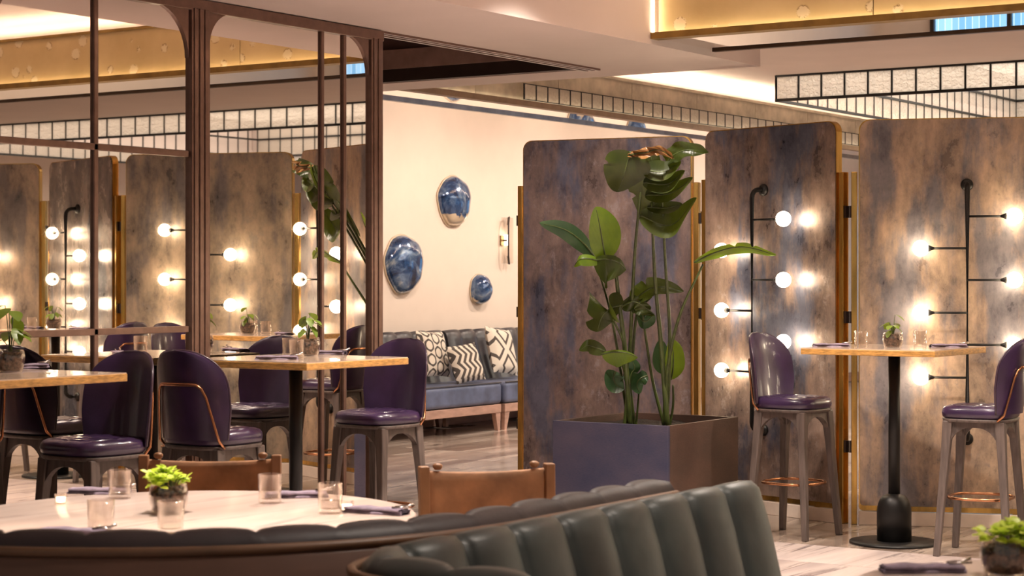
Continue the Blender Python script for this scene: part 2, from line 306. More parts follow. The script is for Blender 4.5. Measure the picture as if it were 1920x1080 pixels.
# ------------------------------------------------------------------ mesh helpers
class MB:
    def __init__(s): s.v = []; s.f = []; s.sm = []; s.mi = []
    def add(s, vs, fs, smooth=False, mi=0):
        o = len(s.v); s.v += [tuple(v) for v in vs]
        for f in fs: s.f.append([i + o for i in f]); s.sm.append(smooth); s.mi.append(mi)
    def box(s, x0, x1, y0, y1, z0, z1, mi=0):
        vs = [(x, y, z) for z in (z0, z1) for y in (y0, y1) for x in (x0, x1)]
        s.add(vs, [(0, 2, 3, 1), (4, 5, 7, 6), (0, 1, 5, 4), (2, 6, 7, 3), (0, 4, 6, 2), (1, 3, 7, 5)], mi=mi)
    def hexa(s, lo, hi, mi=0, smooth=False):
        n = len(lo); s.add(list(lo) + list(hi), [tuple(reversed(range(n))), tuple(range(n, 2 * n))] + [(i, (i + 1) % n, n + (i + 1) % n, n + i) for i in range(n)], smooth, mi)
    def prism(s, poly, axis, a, b, mi=0):
        def P(p, t):
            return (t, p[0], p[1]) if axis == 0 else (p[0], t, p[1]) if axis == 1 else (p[0], p[1], t)
        s.hexa([P(p, a) for p in poly], [P(p, b) for p in poly], mi)
    def tube(s, pts, r, n=8, cap=True, closed=False, mi=0):
        pts = [Vector(p) for p in pts]; rr = r if isinstance(r, (list, tuple)) else [r] * len(pts); m = len(pts); vs = []
        up = None
        for i, p in enumerate(pts):
            a = pts[(i - 1) % m] if (i or closed) else p; b = pts[(i + 1) % m] if (i < m - 1 or closed) else p
            t = (b - a).normalized()
            if up is None: up = Vector((0, 0, 1)) if abs(t.z) < 0.9 else Vector((1, 0, 0))
            u = t.cross(up)
            if u.length < 1e-4: u = t.cross(Vector((0, 1, 0)))
            u.normalize(); w_ = t.cross(u).normalized(); up = -w_ if False else up
            if up.dot(t) > 0.95 or up.dot(t) < -0.95: up = w_
            for k in range(n):
                an = 2 * PI * k / n; vs.append(p + u * math.cos(an) * rr[i] + w_ * math.sin(an) * rr[i])
        fs = []
        for i in range(m if closed else m - 1):
            j = (i + 1) % m
            for k in range(n): fs.append((i * n + k, i * n + (k + 1) % n, j * n + (k + 1) % n, j * n + k))
        if cap and not closed: fs += [tuple(reversed(range(n))), tuple(range((m - 1) * n, m * n))]
        s.add(vs, fs, True, mi)
    def lathe(s, prof, n=24, c=(0, 0, 0), axis='z', mi=0):
        vs = []
        for r, z in prof:
            for k in range(n):
                a = 2 * PI * k / n; q = (r * math.cos(a), r * math.sin(a), z)
                if axis == 'x': q = (q[2], q[0], q[1])
                if axis == '-x': q = (-q[2], q[1], q[0])
                if axis == 'y': q = (q[0], q[2], q[1])
                vs.append((q[0] + c[0], q[1] + c[1], q[2] + c[2]))
        fs = []
        for i in range(len(prof) - 1):
            for k in range(n): fs.append((i * n + k, i * n + (k + 1) % n, (i + 1) * n + (k + 1) % n, (i + 1) * n + k))
        fs += [tuple(reversed(range(n))), tuple(range((len(prof) - 1) * n, len(prof) * n))]
        s.add(vs, fs, True, mi)
    def sphere(s, c, r, n=16, sq=(1, 1, 1), mi=0):
        pr = [(max(1e-4, math.sin(PI * i / n)) * r, -math.cos(PI * i / n) * r) for i in range(n + 1)]
        o = len(s.v); s.lathe(pr, n, (0, 0, 0), mi=mi)
        for i in range(o, len(s.v)):
            v = s.v[i]; s.v[i] = (v[0] * sq[0] + c[0], v[1] * sq[1] + c[1], v[2] * sq[2] + c[2])
    def grid(s, P, nu, nv, closeu=False, mi=0, smooth=True):
        vs = [P(i, j) for j in range(nv) for i in range(nu)]
        fs = []
        for j in range(nv - 1):
            for i in range(nu if closeu else nu - 1): fs.append((j * nu + i, j * nu + (i + 1) % nu, (j + 1) * nu + (i + 1) % nu, (j + 1) * nu + i))
        s.add(vs, fs, smooth, mi)
    def mesh(s, name, mats):
        me = bpy.data.meshes.new(name); me.from_pydata(s.v, [], s.f)
        for m_ in (mats if isinstance(mats, (list, tuple)) else [mats]): me.materials.append(m_)
        me.polygons.foreach_set('use_smooth', s.sm); me.polygons.foreach_set('material_index', s.mi)
        me.update(); return me
    def build(s, name, mats, parent=None, loc=(0, 0, 0), rz=0, bev=0, kind=None, seg=2):
        o = bpy.data.objects.new(name, s.mesh(name, mats)); C.objects.link(o); o.location = loc; o.rotation_euler = (0, 0, rz)
        if parent: o.parent = parent
        if bev:
            b = o.modifiers.new('bevel', 'BEVEL'); b.width = bev; b.segments = seg; b.limit_method = 'ANGLE'; b.angle_limit = 0.6
        if kind: o['kind'] = kind
        return o
def tag(o, label, cat, group=None):
    o['label'] = label; o['category'] = cat
    if group: o['group'] = group
    return o
def thing(name, label, cat, loc=(0, 0, 0), rz=0, group=None):
    o = bpy.data.objects.new(name, None); o.empty_display_size = 0.1; C.objects.link(o); o.location = loc; o.rotation_euler = (0, 0, rz)
    return tag(o, label, cat, group)
def inst(me, name, parent, loc=(0, 0, 0), rot=(0, 0, 0), scale=(1, 1, 1)):
    o = bpy.data.objects.new(name, me); C.objects.link(o); o.parent = parent; o.location = loc; o.rotation_euler = rot; o.scale = scale
    return o
def copy_tree(src, loc=None, rz=None, label=None, parent=None):
    c = src.copy(); C.objects.link(c)
    if parent: c.parent = parent
    if loc is not None: c.location = loc
    if rz is not None: c.rotation_euler = (0, 0, rz)
    if label: c['label'] = label
    for ch in [o for o in bpy.data.objects if o.parent == src]: copy_tree(ch, parent=c)
    return c
def spline(cps, n):
    cps = [Vector(p) for p in cps]; P = [cps[0] * 2 - cps[1]] + cps + [cps[-1] * 2 - cps[-2]]; out = []; m = len(cps) - 1
    for i in range(n + 1):
        t = i / n * m; k = min(int(t), m - 1); u = t - k; a, b, c, d = P[k:k + 4]
        out.append(0.5 * ((2 * b) + (c - a) * u + (2 * a - 5 * b + 4 * c - d) * u * u + (3 * b - a - 3 * c + d) * u ** 3))
    return out
def struct(name, mb, m, bev=0, **k):
    return mb.build(name, m, bev=bev, kind='structure', **k)

MX = -6.38      # plane of the mirror wall
ZB, ZC = 2.78, 3.31

# ------------------------------------------------------------------ room shell
fl = MB(); fl.box(-12, 9, -3, 27, -0.12, -0.012)
floor = struct('floor', fl, M['grout'])
tm = MB(); tm.box(-0.5975, 0.5975, -0.2975, 0.2975, -0.012, 0.0)
ta, tb = tm.mesh('tile', M['floor_a']), tm.mesh('tile', M['floor_b']); tc_, td_ = tm.mesh('pale_tile', M['floor_c']), tm.mesh('pale_tile', M['floor_d'])
# tiles as separate slabs over the stretch of floor that can be seen
cnt = 0
rows = []
for j in range(42):
    y0 = 4.9 + 0.6 * j
    for i in range(22):
        x0 = -11.4 + 1.2 * i + (0.6 if j % 2 else 0)
        cx, cy = x0 + 0.6, y0 + 0.3
        Yc = -SN * cx + CS * cy; Xc = CS * cx + SN * cy; px = 960 + FPX * Xc / max(Yc, 0.1)
        vis = -150 < px < 2080 and Yc > 7.4 and cy < 20 and cx < 1.0
        rf = (MX * 2 - cx); Yr = -SN * rf + CS * cy; Xr = CS * rf + SN * cy; pr = 960 + FPX * Xr / max(Yr, .1)
        vis = vis or (cx > MX and -60 < pr < 740 and Yr > 9 and cy < 12 and cx < 0)
        rows.append((0 if vis else 1, Yc, cx, cy))
rows.sort()
far = MB(); near = MB()
for k, (nv, Yc, cx, cy) in enumerate(rows):
    if not nv and cnt < 290:
        o = inst(random.choice((ta, tb, ta) if cy > 9.7 else (tc_, td_)), 'tile', floor, (cx, cy, 0)); cnt += 1
        if random.random() < 0.5: o.rotation_euler = (0, 0, PI)
    else:
        if -11.6 < cx - .6 and cx + 0.6 < 9 and cy < 26.9: (far if cy > 9.7 else near).box(cx - 0.5975, cx + 0.5975, cy - 0.2975, cy + 0.2975, -0.012, 0)
for j in range(13):
    for i in range(17): near.box(-11.4 + 1.2 * i + .0025, -10.2 + 1.2 * i - .0025, -2.9 + .6 * j + .0025, -2.3 + .6 * j - .0025, -0.012, 0)
far.build('tile_field', M['floor_a'], floor, kind='stuff'); near.build('tile_field', M['floor_c'], floor, kind='stuff')

b = MB(); b.box(-11.3, -11.1, 7.5, 26.6, 0, 3.4); struct('wall_left', b, M['wall'])
b = MB(); b.box(-11.1, 9, 26.4, 26.6, 0, 3.4); struct('wall_back', b, M['wall'])
b = MB(); b.box(8.8, 9, 3, 26.4, 0, 3.4); struct('wall_right', b, M['wall'])
b = MB(); b.box(-6.58, MX - 0.03, -2, 8.22, 0, ZB); struct('wall_mirror', b, M['recess'])
b = MB(); b.box(-11.3, -6.6, 7.5, 7.6, 0, 3.4); struct('wall_side', b, M['wall'])
# baseboard
b = MB(); b.box(-11.1, -11.07, 7.6, 26.4, 0, 0.12); struct('baseboard_left', b, M['palewood'], bev=0.004)

# windows at the far end (seen only as blue reflections in the soffit mirrors)
for i, (x0, x1) in enumerate(((-10.3, -8.0), (-2.6, -0.6), (1.6, 3.6), (5.4, 8.2))):
    f = MB(); z0, z1 = 0.45, 2.45
    f.box(x0, x1, 26.30, 26.40, z0 - .06, z0); f.box(x0, x1, 26.30, 26.40, z1, z1 + .06)
    for xx in (x0, (x0 + x1) / 2 - .03, x1 - .06): f.box(xx, xx + .06, 26.30, 26.40, z0, z1)
    wf = struct('window_%d' % (i + 1), f, M['frame_dark'])
    for a, c_ in ((x0 + .06, (x0 + x1) / 2 - .03), ((x0 + x1) / 2 + .03, x1 - .06)):
        p = MB(); p.box(a, c_, 26.37, 26.39, z0, z1); p.build('pane', M['city'], wf)

# ceiling with the rectangular opening for the lantern
LX0, LX1, LY0, LY1 = -7.87, 7.2, 16.3, 22.9
b = MB()
b.box(-11.3, 9, 10.9, LY0, ZC, ZC + .1); b.box(-11.3, 9, LY1, 26.6, ZC, ZC + .1)
b.box(-11.3, LX0, LY0, LY1, ZC, ZC + .1); b.box(LX1, 9, LY0, LY1, ZC, ZC + .1)
b.box(-6.3, 9, -2, 10.9, ZC, ZC + .1)
struct('ceiling', b, M['ceil'])
b = MB(); b.box(LX0 - .1, LX1 + .1, LY0 - .1, LY1 + .1, 3.86, 3.96)
for q in ((LX0 - .1, LX1 + .1, LY0 - .1, LY0 - .02), (LX0 - .1, LX1 + .1, LY1 + .02, LY1 + .1), (LX0 - .1, LX0 - .02, LY0, LY1), (LX1 + .02, LX1 + .1, LY0, LY1)):
    b.box(q[0], q[1], q[2], q[3], ZC + .1, 3.86)
struct('ceiling_lantern_recess', b, M['ceil'])
b = MB(); b.box(LX0 + .05, LX1 - .05, LY0 + .05, LY1 - .05, 3.848, 3.858); lc = struct('ceiling_added_glow', b, emit('added_recess_glow', (1.0, 0.90, 0.76), 2.1))  # added glowing sheet that brightens the lantern recess and its glass
# dropped beam beside the mirror wall and across to the left wall
b = MB(); b.box(MX - .02, -5.47, -2, 11.1, ZB, ZC); b.box(-11.1, MX - .02, 10.67, 11.1, ZB, ZC)
struct('trim_beam', b, M['ceil'])
# dark recess behind the line of the sliding track
b = MB(); b.box(-11.1, MX - .12, 7.6, 10.67, 3.16, 3.26); b.box(-11.1, MX - .12, 10.655, 10.67, 2.99, 3.16)
struct('ceiling_recess', b, M['recess'])
b = MB(); b.box(-11.1, MX - .12, 10.61, 10.66, 2.87, 3.0); struct('trim_recess_step', b, M['recess2'])
b = MB(); b.box(-11.1, MX - .12, 10.63, 10.67, 2.785, 2.87); struct('trim_recess_base', b, M['frame_dark'])
b = MB()
for k, (a, c_) in enumerate(((-.02, .0), (-.065, -.04), (-.115, -.09))): b.box(MX + a, MX + c_, 8.36, 10.66, ZB - .012, ZB + .05)
b.box(MX - .12, MX, 8.36, 10.66, ZB + .05, ZB + .4)
struct('trim_track', b, M['frame'])

# gold stone soffit across the room
G0, G1 = 9.74, 10.48
def soffit_gold():
    root = thing('stone_soffit', 'gold fossil-stone clad soffit with mirrored underside and brass edge, nearest the screens', 'soffit', (-5.47, G0, 2.81))
    e = MB(); e.box(0, 14.2, 0.05, G1 - G0 - .0, 0.03, 0.36); e.build('core', M['ceil'], root)
    e = MB(); e.box(0, 14.2, 0.045, G1 - G0 - .03, 0.012, 0.03); e.build('mirror_underside', M['mirror2'], root)
    e = MB(); e.box(-.005, 14.2, -.045, 0.045, 0.0, 0.010); e.box(-.005, 14.2, -.045, -.036, 0.010, 0.036); e.build('brass_edge', M['brassdk'], root)
    e = MB(); e.box(0, 14.2, G1 - G0 - .03, G1 - G0 + .01, 0.0, 0.04); e.build('dark_edge', M['trimdk'], root)
    e = MB(); e.box(0, 14.2, 0.0, 0.05, 0.345, 0.365); e.build('top_edge', M['brassdk'], root)
    e = MB(); e.box(0.01, 14.2, -.028, -.014, 0.010, 0.018); e.build('light_strip', M['led'], root)
    for q in (.06, .45):
        e = MB(); e.box(0.01, 14.2, q, q + .02, 0.362, 0.372); e.build('light_strip', M['ledtop'], root)
    e = MB(); e.box(0.0, 0.010, -.03, -.018, 0.03, 0.5); e.build('light_strip', M['led'], root)
    sm_ = MB(); sm_.box(0.003, 1.307, 0.018, 0.05, 0.03, 0.345); me = sm_.mesh('stone_panel', M['stone'])
    for i in range(10): inst(me, 'stone_panel', root, (0.02 + i * 1.31 - (0.0 if i else 0), 0, 0))
soffit_gold()

# travertine soffit along the far left
def soffit_stone():
    Y0, Y1 = 11.12, 26.3
    root = thing('travertine_soffit', 'beige travertine soffit with cove light running above the cream wall', 'soffit', (-8.49, Y0, 2.81)); L = Y1 - Y0
    e = MB(); e.box(-.49, -.03, 0, L, 0.02, 0.34); e.build('core', M['ceil'], root)
    e = MB(); e.box(-.47, -.02, 0, L, 0.008, 0.02); e.build('mirror_underside', M['mirror2'], root)
    e = MB(); e.box(-.02, .055, 0, L, 0.0, 0.045); e.build('brown_edge', simple('tan_brown_trim', (0.30, 0.20, 0.12), .5), root)
    e = MB(); e.box(-.51, -.47, 0, L, -0.012, 0.03); e.build('silver_edge', M['silver'], root)
    e = MB(); e.box(-.05, 0.012, 0, L, 0.335, 0.36); e.build('top_edge', M['stone2'], root)
    for q in (-.10, -.38):
        e = MB(); e.box(q, q + .02, 0, L, 0.34, 0.352); e.build('light_strip', M['ledtop'], root)
    e = MB(); e.box(.015, .024, 0, L, 0.045, 0.050); e.build('light_strip', M['paneglow'], root)  # low glow strip added to light the gallery panes from behind
    sm_ = MB(); sm_.box(-.03, 0, 0.003, 1.197, 0.02, 0.335); me = sm_.mesh('stone_panel', M['stone2'])
    for i in range(12): inst(me, 'stone_panel', root, (0, i * 1.2, 0))
    # narrow leaded glass gallery standing on the edge
    root2 = thing('glass_gallery', 'low strip of leaded glass panes along the travertine soffit', 'light fitting', (-8.455, 12.95, 2.862))
    f = MB(); n = 62; wd = 0.173
    f.box(-.004, .004, 0, n * wd, .125, .131); f.box(-.004, .004, 0, n * wd, 0, .006)
    for i in range(n + 1): f.box(-.005, .005, i * wd - .006, i * wd + .006, 0, .131)
    f.build('frame', M['black'], root2)
    p = MB(); p.box(-.002, .002, .008, wd - .008, .008, .123); me = p.mesh('glass_pane', M['pane'])
    for i in range(n): inst(me, 'glass_pane', root2, (0, i * wd, 0))
soffit_stone()

# glazed ceiling lantern
def lantern():
    root = thing('ceiling_lantern', 'large black-framed glass lantern of hammered panes hung from the ceiling', 'chandelier', (LX0, LY0, 3.08))
    wd = 0.2265; nx = 66; ny = 29; LX, LY = nx * wd, ny * wd
    f = MB(); t = .013
    lv = (0, .225, .49, .76)
    for z in lv:
        for q in ((0, LX, -t, t), (0, LX, LY - t, LY + t), (-t, t, 0, LY), (LX - t, LX + t, 0, LY)): f.box(q[0], q[1], q[2], q[3], z - t, z + t)
    for i in range(nx + 1):
        for y in (0, LY): f.box(i * wd - .008, i * wd + .008, y - .008, y + .008, 0, .76 if y else .225)
    for j in range(ny + 1):
        for x in (0, LX): f.box(x - .008, x + .008, j * wd - .008, j * wd + .008, 0, .76)
    f.build('frame', M['black'], root)
    def pane(z0, z1, ax):
        p = MB()
        if ax: p.box(-.002, .002, .010, wd - .010, z0, z1)
        else: p.box(.010, wd - .010, -.002, .002, z0, z1)
        return p.mesh('glass_pane', M['pane'])
    a, b_ = pane(.012, .213, 0), pane(.012, .213, 1); a2, b2 = pane(.237, .75, 0), pane(.237, .75, 1)
    for i in range(nx):
        inst(a, 'glass_pane', root, (i * wd, 0, 0)); inst(a, 'glass_pane', root, (i * wd, LY, 0)); inst(a2, 'upper_pane', root, (i * wd, LY, 0))
    for j in range(ny):
        inst(b_, 'glass_pane', root, (0, j * wd, 0)); inst(b2, 'upper_pane', root, (0, j * wd, 0)); inst(b_, 'glass_pane', root, (LX, j * wd, 0))
lantern()

# ------------------------------------------------------------------ mirrored partition
def mirror_partition():
    root = thing('mirrored_partition', 'tall mirror wall in brown metal frame with arched corners, behind the purple stools', 'mirror', (MX, 0, 0))
    X0, X1 = 0.0, .022
    def post(y0, y1, nm='post', flutes=0):
        e = MB(); e.box(-.02, X1, y0, y1, 0, 2.73)
        if flutes:
            wdt = (y1 - y0) / (flutes * 2 + 1)
            for k in range(flutes): e.box(X1, X1 + .006, y0 + wdt * (2 * k + 1) - .004, y0 + wdt * (2 * k + 2) + .004, 0, 2.73)
        e.build(nm, M['frame'], root, bev=.003)
    post(6.858, 6.985, flutes=3); post(8.25, 8.35, flutes=2); post(5.52, 5.655, flutes=3); post(4.3, 4.43, flutes=3)
    e = MB(); e.box(-.02, X1, 4.3, 8.36, 2.72, 2.775); e.build('head_rail', M['frame'], root, bev=.003)
    e = MB(); e.box(-.02, X1, 4.3, 8.36, 0, .12); e.build('bottom_rail', M['frame'], root, bev=.003)
    for y0, y1 in ((6.232, 6.258), (7.838, 7.860), (8.022, 8.045), (5.0, 5.026)):
        e = MB(); e.box(0, X1 - .008, y0, y1, .1, 2.73); e.build('mullion', M['frame'], root, bev=.003)
    for z in (1.19, 2.02):
        for y0, y1 in ((5.655, 6.845), (4.43, 5.52)):
            e = MB(); e.box(0, X1 - .008, y0, y1, z, z + .030); e.build('glazing_bar', M['frame'], root, bev=.003)
    def spandrel(yc, sgn, r):
        pts = [(yc, 2.73), (yc, 2.73 - r)] + [(yc + sgn * r * (1 - math.cos(a)), 2.73 - r + r * math.sin(a)) for a in [PI / 2 * k / 10 for k in range(11)]]
        e = MB(); e.prism(pts[:1] + pts[1:], 0, 0, .012); e.build('corner_spandrel', M['frame'], root)
    for yc, sg, r in ((5.655, 1, .24), (6.845, -1, .24), (6.992, 1, .17), (8.236, -1, .2), (5.52, -1, .24), (4.43, 1, .24)): spandrel(yc, sg, r)
    for y0, y1 in ((4.43, 5.52), (5.655, 6.845), (6.992, 8.236)):
        e = MB(); e.box(-.012, 0.0, y0 - .02, y1 + .02, .1, 2.74); e.build('mirror_pane', M['mirror'], root)
mirror_partition()

# ------------------------------------------------------------------ folding screens
def rrect(wd, z0, z1, r, n=6):
    pts = []
    for cx, cz, a0 in ((r, z1 - r, PI), (wd - r, z1 - r, PI / 2)):
        for k in range(n + 1):
            a = a0 - PI / 2 * k / n; pts.append((cx + r * math.cos(a), cz + r * math.sin(a)))
    for cx, cz, a0 in ((wd - r, z0 + r * .3, 0), (r, z0 + r * .3, -PI / 2)):
        rr = r * .3
        for k in range(3):
            a = a0 - PI / 2 * k / 2; pts.append((cx - r * 0 + (rr * math.cos(a) + (r - rr if cx > r else -(r - rr))), cz + rr * math.sin(a)))
    return pts
ZS, ZT = 0.085, 2.375
def screen(p0, p1, pm, label, left_post, right_post):
    p0, p1 = Vector(p0), Vector(p1); d = p1 - p0; L = d.length; ang = math.atan2(d.y, d.x)
    root = thing('screen_panel', label, 'screen', (p0.x, p0.y, 0), ang, 'patinated panels of the folding screen')
    # local: x along the panel, -y to the viewer, y = 0 front face
    out = rrect(L, ZS, ZT, .065)
    e = MB(); e.prism(out, 1, 0.004, .052); e.build('brass_frame', M['brass'], root)
    inn = [(.006 + x * (L - .012) / L, ZS + .03 + (z - ZS) * (ZT - ZS - .036) / (ZT - ZS)) for x, z in out]
    e = MB(); e.prism(inn, 1, 0.0, .05); e.build('panel_face', pm, root)
    e = MB(); e.box(.0, L, .0, .09, 0, .080); e.build('marble_kerb', M['plinth'], root, bev=.003)
    e = MB(); e.box(.15, .19, .02, .05, .08, ZS + .01); e.box(L - .19, L - .15, .02, .05, .08, ZS + .01); e.build('foot', M['brass'], root)
    for side, x in ((left_post, -.044), (right_post, L + .010)):
        if side:
            e = MB(); e.box(x, x + .034, .012, .062, 0, 2.07); e.build('brass_post', M['brass'], root, bev=.003)
            for z in (.42, 1.18, 1.80):
                hx = x - .012 if x < 0 else x + .034
                e = MB(); e.box(hx, hx + .014, .02, .05, z, z + .07); e.build('hinge', M['frame_dark'], root)
    return root, ang
SP = [((-7.22, 11.04), (-6.03, 11.23)), ((-5.79, 10.96), (-4.74, 10.62)), ((-4.60, 10.63), (-3.61, 11.02)),
      ((-3.50, 11.06), (-2.24, 10.62)), ((-2.10, 10.62), (-0.97, 11.04)), ((-0.86, 11.04), (0.28, 10.62))]
SL = ['dark violet-brown patinated screen panel without lamps behind the tall plant', 'blue-brown patinated screen panel with bulbs, between the plant and the bar table',
      'tan patinated screen panel at right edge behind the bar table', 'grey-tan patinated screen panel seen square-on in the mirror',
      'silvery blue-grey screen panel seen at an angle in the mirror', 'umber screen panel seen at the far left of the mirror']
SC = []
for i, (a, b_) in enumerate(SP): SC.append(screen(a, b_, PAT[i], SL[i], True, True))

LABL = [None, 'black multi-arm wall lamp on the blue-brown screen panel', 'black multi-arm wall lamp on the tan screen panel at right',
        'black multi-arm wall lamp on the screen seen square-on in the mirror', 'black multi-arm wall lamp on the silvery screen in the mirror', 'black multi-arm wall lamp on the umber screen at the mirror\'s left']
def lamp(i, fx):
    (p0, p1) = SP[i]; p0, p1 = Vector(p0), Vector(p1); d = (p1 - p0); L = d.length; ang = math.atan2(d.y, d.x)
    base = p0 + d * fx
    root = thing('wall_lamp', LABL[i], 'lamp', (base.x, base.y, 0), ang, 'bulb lamps on the folding screen')
    so = -.105
    e = MB()
    def arc(z, sg): return [(0, 0, z), (0, so + .05, z)] + [(0, so + .05 - .05 * math.sin(a), z - sg * .05 * (1 - math.cos(a))) for a in [PI / 8 * k for k in range(1, 5)]]
    top = arc(1.985, 1); bot = arc(.515, -1)
    e.tube(top + list(reversed(bot)), .0150, 10); e.build('rod', M['black'], root)
    for z in (1.985, .515):
        e = MB(); e.lathe([(.036, -.003), (.036, .014), (.026, .022), (.014, .026)], 20, (0, 0, z), axis='y')
        for k in range(len(e.v)): v = e.v[k]; e.v[k] = (v[0], -v[1], v[2])
        e.build('wall_mount', M['black'], root)
    bm_ = MB(); bm_.sphere((0, 0, 0), .046, 18); bme = bm_.mesh('bulb', M['bulb'])
    for sg, zs in ((1, (1.80, 1.435, 1.063)), (-1, (1.617, 1.246, .874))):
        for z in zs:
            a = MB(); a.tube([(0, so, z), (sg * .19, so, z)], .0068, 8); a.lathe([(.007, .185), (.010, .195), (.021, .222)] , 14, (0, so, z), axis='x' if sg > 0 else '-x')
            ar = a.build('arm', M['black'], root)
            inst(bme, 'bulb', ar, (sg * .262, so, z))
for i, fx in ((1, .47), (2, .58), (3, .53), (4, .52), (5, .50)): lamp(i, fx)

# ------------------------------------------------------------------ stools
def sq_r(a, hx, hy, p=3.6):
    c_, s_ = abs(math.cos(a)), abs(math.sin(a)); return 1.0 / ((c_ / hx) ** p + (s_ / hy) ** p) ** (1 / p)
def make_stool(label):
    root = thing('bar_stool', label, 'stool', (0, 0, 0), 0, 'purple leather bar stools')
    # seat cushion, front = +y
    prof = [(.0, .782), (.2, .784), (.4, .785), (.6, .785), (.75, .784), (.86, .781), (.94, .774), (.985, .762), (1.0, .745), (.985, .728), (.94, .718), (.6, .716), (.001, .716)]
    n = 48
    def P(i, j):
        a = 2 * PI * i / n; fr, z = prof[j]; r = sq_r(a, .228, .222) * max(fr, .002); x, y = r * math.cos(a), r * math.sin(a)
        if j < 7:
            g = sum(math.exp(-((x - c_) / .010) ** 2) for c_ in (-.11, 0, .11)) + sum(math.exp(-((y - c_) / .010) ** 2) for c_ in (-.11, 0, .11))
            z += -.006 * min(1, g) * (1 - fr ** 4)
        return (x, y, z)
    prof = [(k / 16, .785) for k in range(13)] + prof[4:]
    prof = sorted([p for p in prof[:13]], key=lambda q: q[0]) + prof[13:]
    e = MB()
    def P2(i, j):
        a = 2 * PI * i / n; fr, z = prof[j]; r = sq_r(a, .228, .222) * max(fr, .002); x, y = r * math.cos(a), r * math.sin(a)
        if z > .77:
            gx = sum(math.exp(-((x - c_) / .012) ** 2) for c_ in (-.11, 0, .11)); gy = sum(math.exp(-((y - c_) / .012) ** 2) for c_ in (-.11, 0, .11))
            z += -.007 * min(1.2, gx + gy) * (1 - fr ** 5)
        return (x, y, z)
    e.grid(P2, n, len(prof), closeu=True); e.build('seat', M['purple'], root)
    e = MB(); e.grid(lambda i, j: (lambda r, a: (r * math.cos(a), r * math.sin(a), (.716, .716, .700, .700)[j]))(sq_r(2 * PI * i / n, .226, .220) * (.01, 1, .97, .01)[j], 2 * PI * i / n), n, 4, closeu=True)
    e.build('seat_board', M['legs'], root)
    # backrest shell
    Z0, Z1 = .745, 1.135
    def halfw(v): return (.225 + .020 * min(1, v * 3)) if v < .5 else .245 * max(0.0, 1 - ((v - .5) / .5) ** 2.6) ** .42
    def S(u, v, off):
        hw = halfw(v) - abs(off - .0) * 0; x = u * hw
        y = -.225 - .055 * v + .085 * (abs(u) * hw / .223) ** 2.2 - off
        return (x, y, Z0 + (Z1 - Z0) * v)
    nu, nv = 17, 18; vsn = [1 - (1 - k / (nv - 1)) ** 1.6 if True else 0 for k in range(nv)]
    e = MB(); ring = []
    us = [math.sin(PI / 2 * (-1 + 2 * k / (nu - 1))) for k in range(nu)]
    e.grid(lambda i, j: S(us[i], vsn[j], -.018 * (1 - us[i] ** 6) * (1 - vsn[j] ** 8) ), nu, nv)
    e.grid(lambda i, j: S(us[nu - 1 - i], vsn[j], .026 * (1 - us[nu - 1 - i] ** 8 * .35)), nu, nv)
    # close the rim
    rim_a = [S(us[0], v, -.018 * 0) for v in vsn] + [S(us[-1], v, 0) for v in reversed(vsn)]
    rim_b = [S(us[0], v, .026 * .65) for v in vsn] + [S(us[-1], v, .026 * .65) for v in reversed(vsn)]
    m_ = len(rim_a); e.add(rim_a + rim_b, [(k, k + 1, m_ + k + 1, m_ + k) for k in range(m_ - 1)], True)
    e.grid(lambda i, j: S(us[i], 0, -.018 * (1 - us[i] ** 6) * (1 - j) + .026 * (1 - us[i] ** 8 * .35) * j), nu, 2)
    e.build('backrest', M['purple'], root)
    e = MB(); e.tube([Vector(S(us[0], v, .008)) for v in vsn] + [Vector(S(us[-1], v, .008)) for v in reversed(vsn)][1:], .006, 6); e.build('piping', M['piping'], root)
    # copper tube bracket clasping the back
    def Bk(x, z): v = (z - Z0) / (Z1 - Z0); return (x, -.225 - .055 * v + .085 * (abs(x) / .223) ** 2.2 - .038, z)
    pts = [(-.205, -.15, .708)] + [Bk(-.205, .74)] + [Bk(-.205 + .05 * k / 6, .74 + .23 * k / 6) for k in range(1, 6)] + [Bk(-.145, .968), Bk(-.12, .985)] + [Bk(-.12 + .24 * k / 6, .987) for k in range(1, 6)] + \
          [Bk(.12, .985), Bk(.145, .968)] + [Bk(.205 - .05 * k / 6, .74 + .23 * k / 6) for k in range(5, 0, -1)] + [Bk(.205, .74), (.205, -.15, .708)]
    e = MB(); e.tube(pts, .0075, 8); e.build('back_bracket', M['copper'], root)
    # legs with arched aprons
    def leg(sx, sy, z): t = (.705 - z) / .705; return Vector((sx * (.165 + .060 * t), sy * (.160 + .060 * t), z))
    for sx in (-1, 1):
        for sy in (-1, 1):
            e = MB(); lo, hi, mid = leg(sx, sy, 0), leg(sx, sy, .705), leg(sx, sy, .5)
            def sqr(c_, h, z): return [(c_.x - h, c_.y - h, z), (c_.x + h, c_.y - h, z), (c_.x + h, c_.y + h, z), (c_.x - h, c_.y + h, z)]
            A, B_, D = sqr(lo, .020, 0), sqr(mid, .025, .5), sqr(hi, .031, .705)
            e.add(A + B_ + D, [(3, 2, 1, 0), (8, 9, 10, 11)] + [(k, (k + 1) % 4, 4 + (k + 1) % 4, 4 + k) for k in range(4)] + [(4 + k, 4 + (k + 1) % 4, 8 + (k + 1) % 4, 8 + k) for k in range(4)])
            e.build('leg', M['legs'], root, bev=.006)
